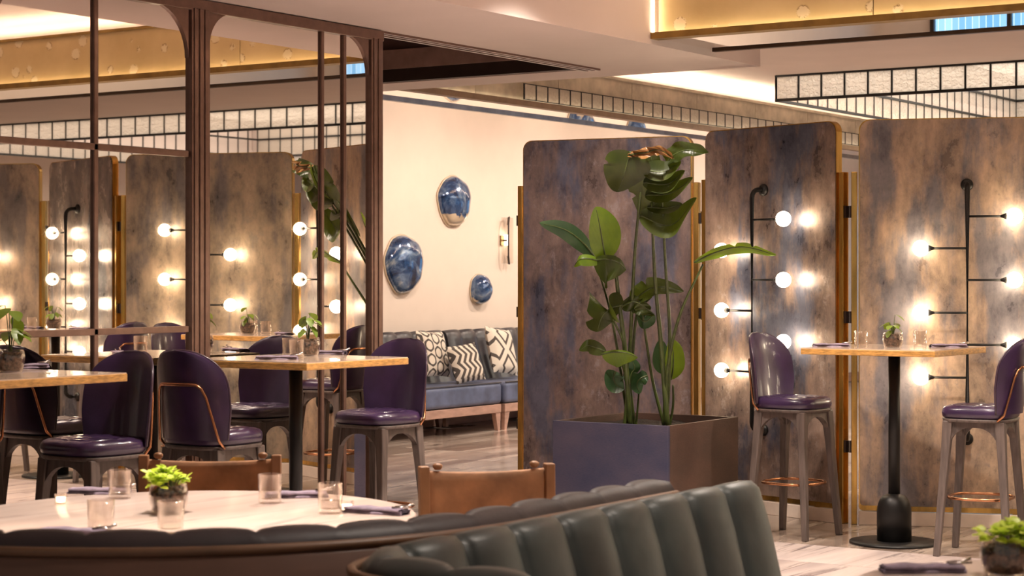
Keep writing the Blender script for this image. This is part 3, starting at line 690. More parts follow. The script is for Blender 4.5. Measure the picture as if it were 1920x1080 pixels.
    for (a, b_) in (((-1, -1), (1, -1)), ((1, -1), (1, 1)), ((1, 1), (-1, 1)), ((-1, 1), (-1, -1))):
        e = MB(); N_ = 16; ps = []
        for k in range(N_ + 1):
            t = k / N_; q = abs(2 * t - 1); zb = .672 - .165 * (1 - math.sqrt(max(0, 1 - q ** 2.6)))
            pt = leg(*a, .705).lerp(leg(*b_, .705), t); pb = leg(*a, zb).lerp(leg(*b_, zb), t); ps.append((pt, pb))
        nrm = Vector((0, 1, 0)) if a[1] == b_[1] else Vector((1, 0, 0)); h = .017
        vs = []
        for pt, pb in ps: vs += [pt + nrm * h, pt - nrm * h, pb - nrm * h, pb + nrm * h]
        fs = [(4 * k + q, 4 * k + (q + 1) % 4, 4 * k + 4 + (q + 1) % 4, 4 * k + 4 + q) for k in range(N_) for q in range(4)]
        e.add(vs, fs); e.build('apron', M['legs'], root)
    e = MB(); zz = .30; rr = [(sq_r(2 * PI * k / 40, .197, .192, 2.8) * math.cos(2 * PI * k / 40), sq_r(2 * PI * k / 40, .197, .192, 2.8) * math.sin(2 * PI * k / 40), zz) for k in range(40)]
    e.tube(rr, .008, 8, closed=True); e.build('foot_ring', M['copper'], root)
    root.scale = (.82, .84, 1)
    return root
stool = make_stool('purple stool with back to the plant, left of the right-hand bar table')
stool.location = (-4.72, 10.0, 0); stool.rotation_euler = (0, 0, -PI / 2 - .10)
STL = [((-3.58, 9.86), PI / 2 + .10, 'purple stool cut off by the right edge of the picture'),
       ((-5.97, 7.80), PI - .05, 'purple stool at the right end of the middle table, in front of the mirror edge'),
       ((-5.93, 5.80), PI - .03, 'purple stool facing left at the end of the leftmost table'),
       ((-5.86, 6.46), .03, 'purple stool seen from behind with copper bracket, left of the middle table'),
       ((-5.95, 4.66), .05, 'purple stool off the left edge, seen only beside the leftmost table'),
       ((-2.78, 9.95), -PI / 2 + .06, 'purple stool seen only in the mirror, left of the second screen table'),
       ((-1.52, 9.95), PI / 2 - .1, 'purple stool seen only in the mirror, right of the second screen table')]
for (x, y), rz, lab in STL: copy_tree(stool, (x, y, 0), rz, lab)

# ------------------------------------------------------------------ bar tables
def make_table(label):
    root = thing('bar_table', label, 'table', (0, 0, 0), 0, 'square honey-wood bar tables')
    h = .38
    e = MB(); e.box(-h, h, -h, h, 1.035, 1.066); e.build('tabletop', M['woodedge'], root, bev=.003)
    e = MB(); e.box(-h + .003, h - .003, -h + .003, h - .003, 1.066, 1.070); e.build('top_surface', M['tabletop'], root)
    e = MB(); e.lathe([(.032, .27), (.032, 1.034)], 24); e.build('column', M['black'], root)
    e = MB(); e.lathe([(.24, 0), (.243, .006), (.24, .014), (.1, .016)], 48); e.build('base_plate', M['black'], root)
    e = MB(); e.lathe([(.093, .014), (.093, .17)] + [(.093 - .05 * (1 - math.cos(PI / 2 * k / 6)), .17 + .095 * math.sin(PI / 2 * k / 6)) for k in range(1, 7)] + [(.033, .272)], 32); e.build('base_bell', M['black'], root)
    e = MB(); e.box(-.2, .2, -.03, .03, 1.026, 1.035); e.box(-.03, .03, -.2, .2, 1.026, 1.035); e.build('bracket', M['black'], root)
    return root
T0 = make_table('square bar table in front of the tan screen at right'); T0.location = (-4.12, 10.0, 0)
TB = {'B1': (-4.12, 10.0)}
for k, x, y, lab in (('T2', -5.915, 7.09, 'square bar table in the middle with its end against the mirror'), ('T1', -5.945, 5.25, 'square bar table cut off by the left edge of the picture'),
                     ('B2', -2.15, 10.0, 'square bar table seen only in the mirror before the silvery screen')):
    copy_tree(T0, (x, y, 0), 0, lab); TB[k] = (x, y)

# ------------------------------------------------------------------ tumblers, pots, napkins
def mk_tumbler(label, r=.036, h=.088, water=0.0):
    root = thing('tumbler', label, 'glass', (0, 0, 0), 0, 'clear glass tumblers')
    e = MB(); e.lathe([(.001, 0), (r * .9, 0), (r * .95, .003), (r, h), (r - .0025, h + .001), (r * .95 - .004, .014), (.001, .012)], 28)
    e.build('glass_wall', M['glass'], root)
    if water:
        e = MB(); e.lathe([(.001, .0122), (r * .95 - .0042, .0142), (r * .95 - .0032, h * water), (.001, h * water)], 28); e.build('water', M['water'], root)
    return root
tum = mk_tumbler('short tumbler left of the pot on the right-hand bar table'); tumw = None
def rounded_leaf(L, wd, curl=.3, nseg=5):
    e = MB(); rows_ = []
    for k in range(nseg + 1):
        t = k / nseg; w_ = wd * math.sin(PI * min(.97, t * .93 + .05)) ** .75
        z = -curl * L * t * t; x = L * t
        rows_.append([(x, -w_, z + .15 * w_), (x, 0, z), (x, w_, z + .15 * w_)])
    e.grid(lambda i, j: rows_[j][i], 3, nseg + 1)
    return e
leafA = rounded_leaf(.052, .019).mesh('leaf', M['potleaf']); leafB = rounded_leaf(.028, .012, .15).mesh('leaf', M['lime'])
def pot(name, label, loc, r=.055, h=.082, kind='bar', group='plants in glass pots', hl=.115, seed=1, sc_=1.0):
    rn = random.Random(seed)
    root = thing(name, label, 'plant', loc, 0, group)
    n = 10; out = [(r * (.70 + .30 * math.sin(PI * (.10 + .66 * k / n))), h * k / n) for k in range(n + 1)]
    inn = [(q - .003, max(z, .006)) for q, z in out]
    e = MB(); e.lathe([(.001, 0)] + out + [(inn[-1][0], h)] + list(reversed(inn)) + [(.001, .006)], 28); e.build('glass_bowl', M['glass'], root)
    e = MB(); e.lathe([(.001, .0065)] + [(q - .0045, max(z, .0065)) for q, z in out if z < h * .78] + [(out[7][0] * .6, h * .83), (.001, h * .85)], 24)
    for k in range(26):
        a = rn.uniform(0, 6.28); q = r * rn.uniform(.1, .7); e.sphere((q * math.cos(a), q * math.sin(a), h * .80), .006 + rn.random() * .005, 5)
    e.build('pebbles', M['soil'], root)
    if kind == 'bar':
        for k in range(9):
            a = k * 2.4 + rn.uniform(-.3, .3); top = .35 + .65 * rn.random(); rad = .012 + .022 * rn.random()
            tip = Vector((rad * math.cos(a), rad * math.sin(a), h * .8 + hl * sc_ * top * (.55 if k > 6 else 1)))
            st = MB(); st.tube(spline([(rad * .15 * math.cos(a), rad * .15 * math.sin(a), h * .78), (tip * .5 + Vector((0, 0, h * .5))), tip], 6), .0018, 5); st.build('stem', M['stem'], root)
            inst(leafA, 'leaf', root, tip, (0, rn.uniform(.1, .75), a), (sc_ * rn.uniform(.8, 1.1),) * 3)
    else:
        for k in range(30):
            a = rn.uniform(0, 6.28); q = rn.random() ** .5; top = (h * .85 + .06 * (1 - .45 * q * q) * rn.uniform(.55, 1.1)) ; rad = .066 * q
            tip = Vector((rad * math.cos(a), rad * math.sin(a), top))
            st = MB(); st.tube(spline([(rad * .4 * math.cos(a), rad * .4 * math.sin(a), h * .8), tip * .6 + Vector((0, 0, h * .4)), tip], 5), .0016, 5); st.build('stem', M['stem'], root)
            for m_ in range(5):
                inst(leafB, 'leaf', root, tip + Vector((0, 0, rn.uniform(-.018, .004))), (rn.uniform(-.3, .3), rn.uniform(-.9, .25), a + m_ * 1.26), (sc_ * rn.uniform(.75, 1.15),) * 3)
    return root
def mk_napkin(label):
    root = thing('napkin', label, 'napkin', (0, 0, 0), 0, 'folded lilac-grey linen napkins')
    e = MB(); rn = random.Random(3); L, wd = .20, .055
    for k, (zz, sh, ln) in enumerate(((0, 0, 1), (.006, .006, .97), (.012, -.004, .94))):
        def P(i, j, zz=zz, sh=sh, ln=ln):
            u, v = i / 12, j / 4; t = 2 * PI * v
            ring = [(-1, 0), (1, 0), (1, 1), (-1, 1), (-1, 0)][j]
            return ((u - .5) * L * ln, sh + ring[0] * wd * .5 * (1 - .12 * math.sin(u * 9 + k)), zz + ring[1] * .006 + .0015 * math.sin(u * 14 + k * 2) * ring[1])
        e.grid(P, 13, 5)
    e.build('linen', M['napkin'], root, bev=0)
    e = MB()
    e.tube([(.06, .01, .021), (.10, .012, .024), (.118, .012, .030)], [.003, .0035, .0045], 6); e.tube([(.06, -.012, .021), (.115, -.010, .023)], .003, 6)
    e.build('cutlery_handles', M['cutlery'], root)
    return root
nap = mk_napkin('folded napkin at the left side of the right-hand bar table')
def pl(bk, dx, dy): return (TB[bk][0] + dx, TB[bk][1] + dy, 1.07)
def at(px, py, z): p = PZ(px, py, z); return (p.x, p.y, z)
# right-hand bar table
tum.location = at(1614, 651, 1.07); nap.location = at(1558, 650, 1.07); nap.rotation_euler = (0, 0, math.radians(33.5 - 4))
copy_tree(tum, at(1725, 651, 1.07), 0, 'short tumbler right of the pot on the right-hand bar table')
copy_tree(nap, at(1778, 651, 1.07), math.radians(36), 'folded napkin at the right side of the right-hand bar table')
pot('potted_plant', 'small green plant in round glass pot on the right-hand bar table', at(1674, 652, 1.07), seed=4)
# middle table
copy_tree(tum, at(556, 672, 1.07), 0, 'tumbler in front of the pot on the middle bar table')
copy_tree(tum, at(543, 668, 1.07), 0, 'tumbler behind another tumbler on the middle bar table')
copy_tree(nap, at(519, 674, 1.07), math.radians(38), 'folded napkin on the near left of the middle bar table')
copy_tree(nap, at(612, 664, 1.07), math.radians(20), 'folded napkin on the far right of the middle bar table')
pot('potted_plant', 'leafy plant in glass pot on the middle bar table', at(577, 667, 1.07), r=.062, h=.09, seed=9, sc_=1.15, hl=.12)
# left table
pot('potted_plant', 'dark leafy plant in large glass pot on the leftmost bar table', at(20, 698, 1.07), r=.056, h=.09, seed=12, sc_=1.5, hl=.13)
copy_tree(nap, at(46, 690, 1.07), math.radians(70), 'folded napkin behind the pot on the leftmost bar table')
# table seen in the mirror
pot('potted_plant', 'small plant on the screen table seen only in the mirror', pl('B2', .02, .0), seed=6)
copy_tree(tum, pl('B2', .12, -.12), 0, 'tumbler on the screen table seen only in the mirror')
copy_tree(nap, pl('B2', .24, .0), .1, 'folded napkin right side of the screen table in the mirror')
copy_tree(nap, pl('B2', -.24, .02), .0, 'folded napkin left side of the screen table in the mirror')

# ------------------------------------------------------------------ the tall plant in its planter
def big_plant():
    X0, X1, Y0, Y1, ZTOP = -6.03, -5.27, 9.54, 10.40, .62
    root = thing('potted_bird_of_paradise', 'tall bird of paradise plant in a square indigo and brown planter', 'plant', ((X0 + X1) / 2, (Y0 + Y1) / 2, 0))
    ox, oy = root.location.x, root.location.y
    bx = [X0 - ox, X1 - ox, Y0 - oy, Y1 - oy]; t = .022
    e = MB()
    e.box(bx[0], bx[1], bx[2], bx[2] + t, 0, ZTOP, 0); e.box(bx[1] - t, bx[1], bx[2] + t, bx[3], 0, ZTOP, 1)
    e.box(bx[0], bx[0] + t, bx[2] + t, bx[3], 0, ZTOP, 1); e.box(bx[0] + t, bx[1] - t, bx[3] - t, bx[3], 0, ZTOP, 1); e.box(bx[0], bx[1], bx[2], bx[3], 0, .02, 1)
    e.build('planter', [M['planter_blue'], M['planter_brown']], root, bev=.002)
    e = MB(); rn = random.Random(5)
    e.grid(lambda i, j: (bx[0] + t + (bx[1] - bx[0] - 2 * t) * i / 16, bx[2] + t + (bx[3] - bx[2] - 2 * t) * j / 16, .575 + rn.uniform(-.01, .012)), 17, 17); e.build('soil', simple('dark_potting_soil', (0.022, 0.014, 0.010), .9, var=.4, scale=40, bump=1.0), root)
    D0 = 11.33
    def Q(p): w_ = W(p[0], p[1], D0 - .72 * (max(0, 800 - p[1]) / 480) ** 1.4 + (p[2] if len(p) > 2 else 0)); return w_ - root.location
    def petiole(cps, r0=.012, r1=.006):
        pts = spline([Q(c_) for c_ in cps], 20); n_ = len(pts)
        e = MB(); e.tube(pts, [r0 + (r1 - r0) * k / (n_ - 1) for k in range(n_)], 8); e.build('petiole', M['stem'], root)
    def leaf(cps, half, side, m_='leaf', fold=.25, notch=(), shape=.8, tip=0.0, asym=(1, 1), n=36, tears=None, wave=.0):
        """cps midrib in picture pixels + depth; side = lateral direction (right, up, depth)"""
        pts = spline([Q(c_) for c_ in cps], n); a, b_, c_ = side
        sd = Vector((a * CS - c_ * SN, a * SN + c_ * CS, b_)).normalized(); e = MB(); K = 4
        rows_ = []
        for k, p in enumerate(pts):
            t = k / n; tg = (pts[min(k + 1, n)] - pts[max(k - 1, 0)]).normalized(); s_ = (sd - tg * sd.dot(tg)).normalized(); nm = tg.cross(s_)
            wdt = half * (math.sin(PI * min(1, (t * .985 + .012)) ** shape) ** .62)
            row = []
            for q in range(-K, K + 1):
                u = q / K; ww = wdt * (asym[0] if q < 0 else asym[1])
                sd_n = 1.0
                for (c0, hw_, sg, dp) in notch:
                    if sg == (1 if q > 0 else -1): sd_n -= dp * max(0, 1 - abs(t - c0) / hw_) * abs(u)
                row.append(p + s_ * (u * ww * sd_n) + nm * (fold * abs(u) ** 1.3 * ww + wave * half * math.sin(t * 19 + q) * abs(u)))
            rows_.append(row)
        e.grid(lambda i, j: rows_[j][i], 2 * K + 1, n + 1)
        lf = e.build('leaf', M[m_], root)
        mr = MB(); mr.tube(pts[:-2], [.006 * (1 - .75 * k / n) for k in range(n - 1)], 6); mr.build('midrib', M['stem'], lf)
        return lf
    # petioles (root -> leaf)
    G = lambda x, d=0: (x, 806, d)
    petiole([G(1176, .1), (1182, 640, .05), (1190, 480, -.02), (1202, 350, .02)], .014, .007)
    petiole([G(1252, -.05), (1240, 650, 0), (1228, 520, 0), (1222, 380, 0)], .017, .007)
    petiole([G(1249, .05), (1256, 640, 0), (1248, 500, 0), (1240, 330, 0)], .013, .006)
    petiole([G(1245, .0), (1252, 690, -.05), (1275, 590, -.1), (1318, 496, -.1)], .014, .006)
    petiole([G(1180, .2), (1155, 640, .1), (1138, 560, .1), (1112, 478, .1)], .010, .005)
    petiole([G(1182, 0), (1172, 660, 0), (1160, 560, 0), (1152, 480, -.02)], .016, .010)
    petiole([G(1190, .1), (1178, 700, .05), (1168, 640, 0), (1150, 600, 0)], .012, .006)
    petiole([G(1248, .1), (1225, 720, .1), (1212, 640, .08), (1205, 590, .05)], .011, .006)
    petiole([G(1170, 0), (1176, 740, 0), (1172, 700, 0), (1160, 668, -.05)], .012, .007)
    petiole([G(1192, .05), (1196, 760, .05), (1198, 735, 0)], .007, .005)
    petiole([G(1254, .1), (1262, 760, .1), (1262, 722, .1)], .009, .006)
    petiole([G(1178, .15), (1190, 620, .12), (1200, 580, .1), (1222, 556, .1)], .010, .006)
    # leaf A: drooping at the top left
    leaf([(1182, 284, -.02), (1175, 308, -.06), (1168, 334, -.08), (1158, 360, -.07)], .135, (1, .28, .15), 'leaf', .14, [(.35, .03, -1, .3)], shape=.7, asym=(1.0, 1.0))
    # brown curled crest over the top
    leaf([(1178, 290, -.03), (1210, 286, -.06), (1235, 281, -.06), (1262, 296, -.04)], .028, (0, 1, -.3), 'leafbrown', .5, wave=.8)
    # leaf B: big torn leaf, hangs in front of the centre stem
    leaf([(1220, 284, .03), (1226, 330, .0), (1226, 380, .0), (1222, 436, .03)], .165, (1, 0, .1), 'leaf', -.25, [(.3, .04, -1, .3), (.6, .03, -1, .35)], shape=.5, asym=(1.0, .30))
    for (c_, hf) in (([(1205, 318, -.02), (1245, 322, -.04), (1277, 303, -.02)], .062), ([(1206, 342, -.03), (1252, 345, -.05), (1284, 320, -.03)], .060), ([(1210, 366, -.02), (1258, 362, -.05), (1299, 333, -.03)], .055),
                     ([(1214, 388, .0), (1250, 390, -.02), (1279, 382, .0)], .040), ([(1200, 404, -.03), (1258, 422, -.05), (1306, 371, -.02)], .085)):
        leaf(c_, hf, (.25, 1, .35), 'leaf', .3, shape=.72)
    # curled one pointing right at the top
    leaf([(1248, 312, .05), (1262, 292, .02), (1290, 281, .0), (1328, 286, .0)], .055, (-.15, 1, .3), 'leaf', .45, wave=.25, asym=(1, .9))
    # long narrow dark one to the left
    leaf([(1116, 482, .1), (1090, 452, .08), (1058, 430, .06), (1012, 418, .02)], .055, (.5, .85, .3), 'leafdeep', .35, shape=.9)
    # upright bright leaf
    leaf([(1136, 488, .0), (1130, 455, .0), (1124, 420, .0), (1117, 388, .02)], .098, (1, .10, .35), 'leafbright', .18, shape=.75, asym=(.72, 1.25))
    # folded leaf hanging below it
    leaf([(1112, 488, -.02), (1138, 486, -.06), (1160, 492, -.07), (1174, 506, -.05)], .17, (-.1, -1, .15), 'leaf', .15, shape=.8, asym=(.15, 1.0))
    leaf([(1128, 490, -.02), (1105, 485, -.05), (1086, 487, -.06), (1076, 500, -.04)], .04, (0, 1, .3), 'leafbright', .4, asym=(1, .7))
    # middle cluster
    leaf([(1168, 572, .0), (1145, 578, -.05), (1128, 596, -.08), (1120, 622, -.08)], .15, (.8, .6, .1), 'leaf', .15, [(.5, .05, 1, .5), (.7, .05, -1, .5), (.35, .04, -1, .5)], asym=(1, .7))
    leaf([(1165, 574, .02), (1188, 566, .0), (1206, 574, 0), (1226, 590, .02)], .07, (.1, -1, .3), 'leaf', .3, wave=.3, asym=(.5, 1))
    leaf([(1180, 572, .08), (1205, 550, .06), (1232, 538, .05), (1282, 546, .05)], .062, (-.1, 1, .35), 'leaf', .35, [(.5, .04, 1, .6)], wave=.1)
    leaf([(1196, 590, .08), (1206, 602, .05), (1216, 600, .05), (1226, 588, .05)], .05, (0, -1, .3), 'leafdeep', .3)
    # long leaf reaching right over the lamp
    leaf([(1302, 492, -.1), (1345, 472, -.12), (1395, 463, -.12), (1455, 478, -.14)], .036, (.1, 1, -.6), 'leafbright', .35, [(.55, .03, 1, .9), (.75, .03, 1, .8)], wave=.12, shape=1.0)
    # low leaves
    leaf([(1136, 660, -.05), (1118, 652, -.05), (1102, 648, -.05), (1086, 657, -.05)], .045, (0, 1, .35), 'leaf', .25)
    leaf([(1128, 664, -.06), (1152, 660, -.08), (1176, 662, -.08), (1196, 670, -.06)], .12, (.05, -1, .3), 'leafbright', .25, shape=.75, asym=(.1, .85))
    leaf([(1154, 696, .0), (1150, 708, -.02), (1156, 722, -.02), (1170, 730, -.02)], .065, (.8, .5, .3), 'leafdeep', .2)
    leaf([(1214, 704, .0), (1200, 710, -.02), (1194, 722, -.02), (1200, 738, -.02)], .05, (.9, .2, .3), 'leafdeep', .3)
    leaf([(1258, 712, .1), (1262, 690, .08), (1262, 660, .08), (1256, 636, .08)], .075, (1, 0, .4), 'leafbright', .2, shape=.7, asym=(.7, 1.1))
    leaf([(1246, 700, .12), (1243, 680, .12), (1240, 660, .12), (1238, 636, .12)], .06, (1, 0, .5), 'leafdeep', .2)
    leaf([(1180, 720, .02), (1184, 700, .02), (1190, 690, .02), (1184, 672, .02)], .05, (1, .2, .4), 'leafdeep', .2)
big_plant()

# ------------------------------------------------------------------ wall pieces: glazed shells and sconce
def on_wall(px, py, x=-11.1):
    k = (px - 960) / FPX; Yc = x / (CS * k - SN); return (x, (SN * k + CS) * Yc, HC - (py - HY) / FPX * Yc)
def shell(px, py, r, label, seed, loc=None, rx=0, depth=.13):
    rn = random.Random(seed); root = thing('wall_shell', label, 'wall decor', loc or on_wall(px, py), 0, 'blue glazed ceramic wall shells')
    n = 40; m_ = 12; ph = [rn.uniform(0, 6) for _ in range(4)]
    def R(a): return r * (1 + .025 * math.sin(3 * a + ph[0]) + .02 * math.sin(5 * a + ph[1]) + .012 * math.sin(9 * a + ph[2]))
    e = MB(); e.grid(lambda i, j: (.012 + depth * math.cos(PI / 2 * j / m_) ** .8, R(2 * PI * i / n) * max(.01, math.sin(PI / 2 * j / m_)) * math.cos(2 * PI * i / n), R(2 * PI * i / n) * max(.01, math.sin(PI / 2 * j / m_)) * math.sin(2 * PI * i / n)), n, m_ + 1, closeu=True)
    o = e.build('glazed_dome', M['shell'], root); o.rotation_euler = (rx, 0, 0)
    e = MB(); e.grid(lambda i, j: ((.004, .004, .02, .014)[j], R(2 * PI * i / n) * (.8, 1.05, 1.05, .98)[j] * math.cos(2 * PI * i / n), R(2 * PI * i / n) * (.8, 1.05, 1.05, .98)[j] * math.sin(2 * PI * i / n)), n, 4, closeu=True)
    o = e.build('rim', M['shellrim'], root); o.rotation_euler = (rx, 0, 0)
shell(847, 377, .245, 'blue glazed shell with cream lower edge, highest on the cream wall', 2, rx=.0)
shell(753, 495, .275, 'largest blue glazed shell, leftmost on the cream wall', 5, rx=1.2)
shell(896, 543, .150, 'smallest blue glazed shell, lowest on the cream wall', 8, rx=-.4)
p = on_wall(1085, 356); shell(0, 0, .24, 'blue shell behind the plant screen, seen in the soffit mirror', 11, loc=(p[0], p[1], 2.56))
p = on_wall(1187, 352); shell(0, 0, .15, 'small blue shell behind the screens, seen in the soffit mirror at right', 14, loc=(p[0], p[1], 2.50))

def sconce():
    x, y, z = on_wall(941, 451); root = thing('wall_sconce', 'glass wall sconce with dark bent rod beside the blue shells', 'lamp', (x, y, z))
    e = MB(); e.box(.0, .02, -.035, .035, -.05, .05); e.build('back_plate', M['brassdk'], root)
    e = MB(); e.box(.055, .067, -.095, .115, -.235, .235); e.build('glass_plate', M['glass'], root, bev=.004)
    e = MB(); e.tube([(.04, .03, -.05), (.04, .03, .06)], .024, 12); e.build('light_tube', M['sconceglow'], root)
    e = MB(); e.tube([(.035, .055, .16), (.05, .045, .235), (.085, .01, .24), (.095, -.02, .16), (.095, -.02, -.16), (.085, .01, -.24), (.05, .045, -.235), (.035, .055, -.16)], .0085, 8)
    e.tube([(.0, 0, 0), (.06, 0, 0)], .01, 8)
    e.build('rod', M['frame_dark'], root)
sconce()

# ------------------------------------------------------------------ wall banquette with cushions
def banquette(y0, y1, label):
    root = thing('wall_banquette', label, 'sofa', (-11.05, y0, 0), 0, 'slate blue channelled wall banquettes'); L = y1 - y0
    n = int(L / .235); cw_ = L / n
    # backrest profile (x, z), channels along y
    prof = [(.26, .44), (.20, .60), (.155, .74), (.13, .85), (.115, .90), (.08, .93), (.03, .925), (.01, .90), (.0, .5)]
    sub = 6; NN = n * sub + 1
    def P(i, j):
        t = (i % sub) / sub; bulge = abs(math.sin(PI * i / sub)) ** .55; x, z = prof[j]; k = .022 * bulge
        sc2 = 1 if j < 7 else 0
        return (x + 1.5 * k * sc2, L * i / (NN - 1), z + (k * .6 if 3 < j < 7 else 0))
    e = MB(); e.grid(P, NN, len(prof)); e.add([P(0, j) for j in range(len(prof))], [tuple(range(len(prof)))]); e.add([P(NN - 1, j) for j in range(len(prof))], [tuple(reversed(range(len(prof))))])
    e.build('backrest', M['greyleather'], root)
    e = MB(); e.box(.0, .80, .006, L - .006, .255, .455); o = e.build('seat', M['bluevelvet'], root, bev=.04, seg=5)
    e = MB(); e.tube([(.79, .02, .455), (.79, L - .02, .455)], .007, 6); e.build('seat_piping', M['greyleather'], root)
    e = MB(); e.box(.03, .79, .012, L - .012, .17, .25); e.build('wood_rail', M['palewood'], root, bev=.005)
    for x in (.08, .76):
        for y in (.035, L / 2, L - .035):
            if x > .5 and abs(y - L / 2) < .1: continue
            d = .05 if y < L / 2 else -.05
            e = MB(); e.hexa([(x - .02, y - .018, 0), (x + .02, y - .018, 0), (x + .02, y + .018, 0), (x - .02, y + .018, 0)],
                             [(x - .025, y - .018 + min(0, d), .18), (x + .025, y - .018 + min(0, d), .18), (x + .025, y + .018 + max(0, d), .18), (x - .025, y + .018 + max(0, d), .18)]); e.build('leg', M['palewood'], root)
    return root
banquette(12.3, 15.33, 'slate blue wall banquette under the shells, left of the joint')
banquette(15.37, 18.6, 'slate blue wall banquette right of the joint, behind the dark screen')
def cushion(px, py, Yd, size, kind, label, rz, tilt, roll=0):
    e = MB(); n = 14
    def hz(u, v): return .065 * (max(0, 1 - u ** 4) * max(0, 1 - v ** 4)) ** .5
    def pos(i, j, s_):
        u, v = -1 + 2 * i / n, -1 + 2 * j / n; k = 1 - .05 * (1 - u * u) - .0; k2 = 1 - .05 * (1 - v * v)
        return (u * size / 2 * k2, s_ * hz(u, v), v * size / 2 * k)
    e.grid(lambda i, j: pos(i, j, -1), n + 1, n + 1); e.grid(lambda i, j: pos(n - i, j, 1), n + 1, n + 1)
    o = e.build('cushion', M[kind]); w_ = W(px, py, Yd); o.location = w_; o.rotation_euler = (Matrix.Rotation(rz, 3, 'Z') @ Matrix.Rotation(tilt, 3, 'X') @ Matrix.Rotation(roll, 3, 'Y')).to_euler()
    tag(o, label, 'cushion', 'cream and black patterned cushions')
def Yb(px, x): k = (px - 960) / FPX; return x / (CS * k - SN)
cushion(812, 664, Yb(812, -10.66), .44, 'honeycomb', 'honeycomb-patterned cushion behind the purple stool on the wall banquette', PI / 2 + .05, -.25, .05)
cushion(873, 681, Yb(873, -10.44), .37, 'chevron', 'zigzag-striped cushion in the middle of the wall banquette', PI / 2 - .25, -.35, -.10)
cushion(940, 658, Yb(940, -10.62), .47, 'diamond', 'diamond lattice cushion at the right on the wall banquette', PI / 2 + .10, -.28, .12)

# ------------------------------------------------------------------ foreground dining table, booths, chairs
C1 = (-.957, 5.73)
def cwv(Xc, Yc, z=0): x, y = cw(Xc, Yc); return Vector((x, y, z))
def round_table(cx, cy, R, m_, label):
    p_ = cwv(cx, cy); root = thing('round_table', label, 'table', (p_.x, p_.y, 0), 0, 'round marble dining tables')
    e = MB(); e.lathe([(.01, .722), (R - .012, .722), (R, .728), (R + .001, .744), (R - .004, .749), (.01, .750)], 72)
    for k in range(len(e.f)): pass
    e.build('marble_top', m_, root)
    e = MB(); e.lathe([(.035, .03), (.035, .72)], 20); e.lathe([(.3, 0), (.3, .02), (.06, .04)], 40); e.build('pedestal', M['black'], root)
    return root
round_table(C1[0], C1[1], .675, M['topmarble'], 'round pale marble dining table in the left foreground')
round_table(1.25, 4.34, .50, M['topmarble2'], 'veined marble dining table in the bottom right corner')

def arclen(path):
    s_ = [0.0]
    for a, b_ in zip(path, path[1:]): s_.append(s_[-1] + (b_ - a).length)
    return s_
def resample(path, step):
    s_ = arclen(path); n = max(2, int(s_[-1] / step)); out = []; k = 0
    for i in range(n + 1):
        t = s_[-1] * i / n
        while k < len(s_) - 2 and s_[k + 1] < t: k += 1
        f = (t - s_[k]) / max(1e-9, s_[k + 1] - s_[k]); out.append(path[k].lerp(path[k + 1], f))
    return out, s_[-1]
def booth(path_c, label, face, back, trim, ztop, chan, side, seatw=.42, lean=.10, bulge=.020, seat_m=None, th=.09):
    """path in camera-plane metres along the top of the back; side=+1 the seat lies right of the travel direction"""
    path = [cwv(*q) for q in path_c]; L = arclen(path)[-1]; nch = round(L / chan); pts, L = resample(path, L / (nch * 14) - 1e-7); n = len(pts)
    nrm = []
    for i in range(n):
        t = (pts[min(i + 1, n - 1)] - pts[max(i - 1, 0)]).normalized(); nrm.append(Vector((t.y, -t.x, 0)) * side)
    root = thing('curved_booth', label, 'booth', pts[0], 0); o0 = pts[0]
    def sw(prof, bl, mb, caps=True):
        m_ = len(prof)
        def P(i, j):
            b_ = abs(math.sin(PI * nch * i / (n - 1))) ** .45 * bl; q, z, w_ = prof[j]
            return pts[i] - o0 + nrm[i] * (q + (b_ - bl * .3) * w_) + Vector((0, 0, z + (b_ - bl * .6) * .4 * max(0, .9 - abs(w_ - .8) * 1.2) * (1 if z > ztop - .06 else 0)))
        mb.grid(P, n, m_)
        mb.add([P(0, j) for j in range(m_)], [tuple(range(m_))]); mb.add([P(n - 1, j) for j in range(m_)], [tuple(reversed(range(m_)))])
    e = MB()
    sw([(lean + .035, .42, 1), (lean * .62 + .035, ztop - .28, 1), (lean * .32 + .033, ztop - .13, 1), (.048, ztop - .06, 1), (.036, ztop - .022, 1), (.012, ztop - .002, .85), (-.018, ztop - .004, .6), (-.038, ztop - .03, .2), (-.042, ztop - .08, 0), (-.042, .42, 0), (lean, .42, 0)], bulge, e)
    e.build('channelled_back', face, root)
    e = MB(); sw([(-.042, .04, 0), (-.042, ztop - .055, 0), (-.055, ztop - .050, 0), (-.066, ztop - .06, 0), (-.066, .04, 0), (-.042, .04, 0)], 0, e); e.build('outer_shell', back, root)
    e = MB(); e.tube([pts[i] - o0 + nrm[i] * -.056 + Vector((0, 0, ztop - .042)) for i in range(0, n, 3)], .012, 8); e.build('edge_trim', trim, root)
    e = MB(); sw([(lean + .02, .40, 0), (lean + .02, .455, 0), (seatw + lean, .455, 0), (seatw + lean + .02, .44, 0), (seatw + lean + .02, .34, 0), (lean + .02, .34, 0), (lean + .02, .40, 0)], 0, e); e.build('seat', face, root)
    e = MB(); sw([(lean - .02, .03, 0), (lean - .02, .34, 0), (seatw + lean - .04, .34, 0), (seatw + lean - .04, .03, 0), (lean - .02, .03, 0)], 0, e); e.build('base', back, root)
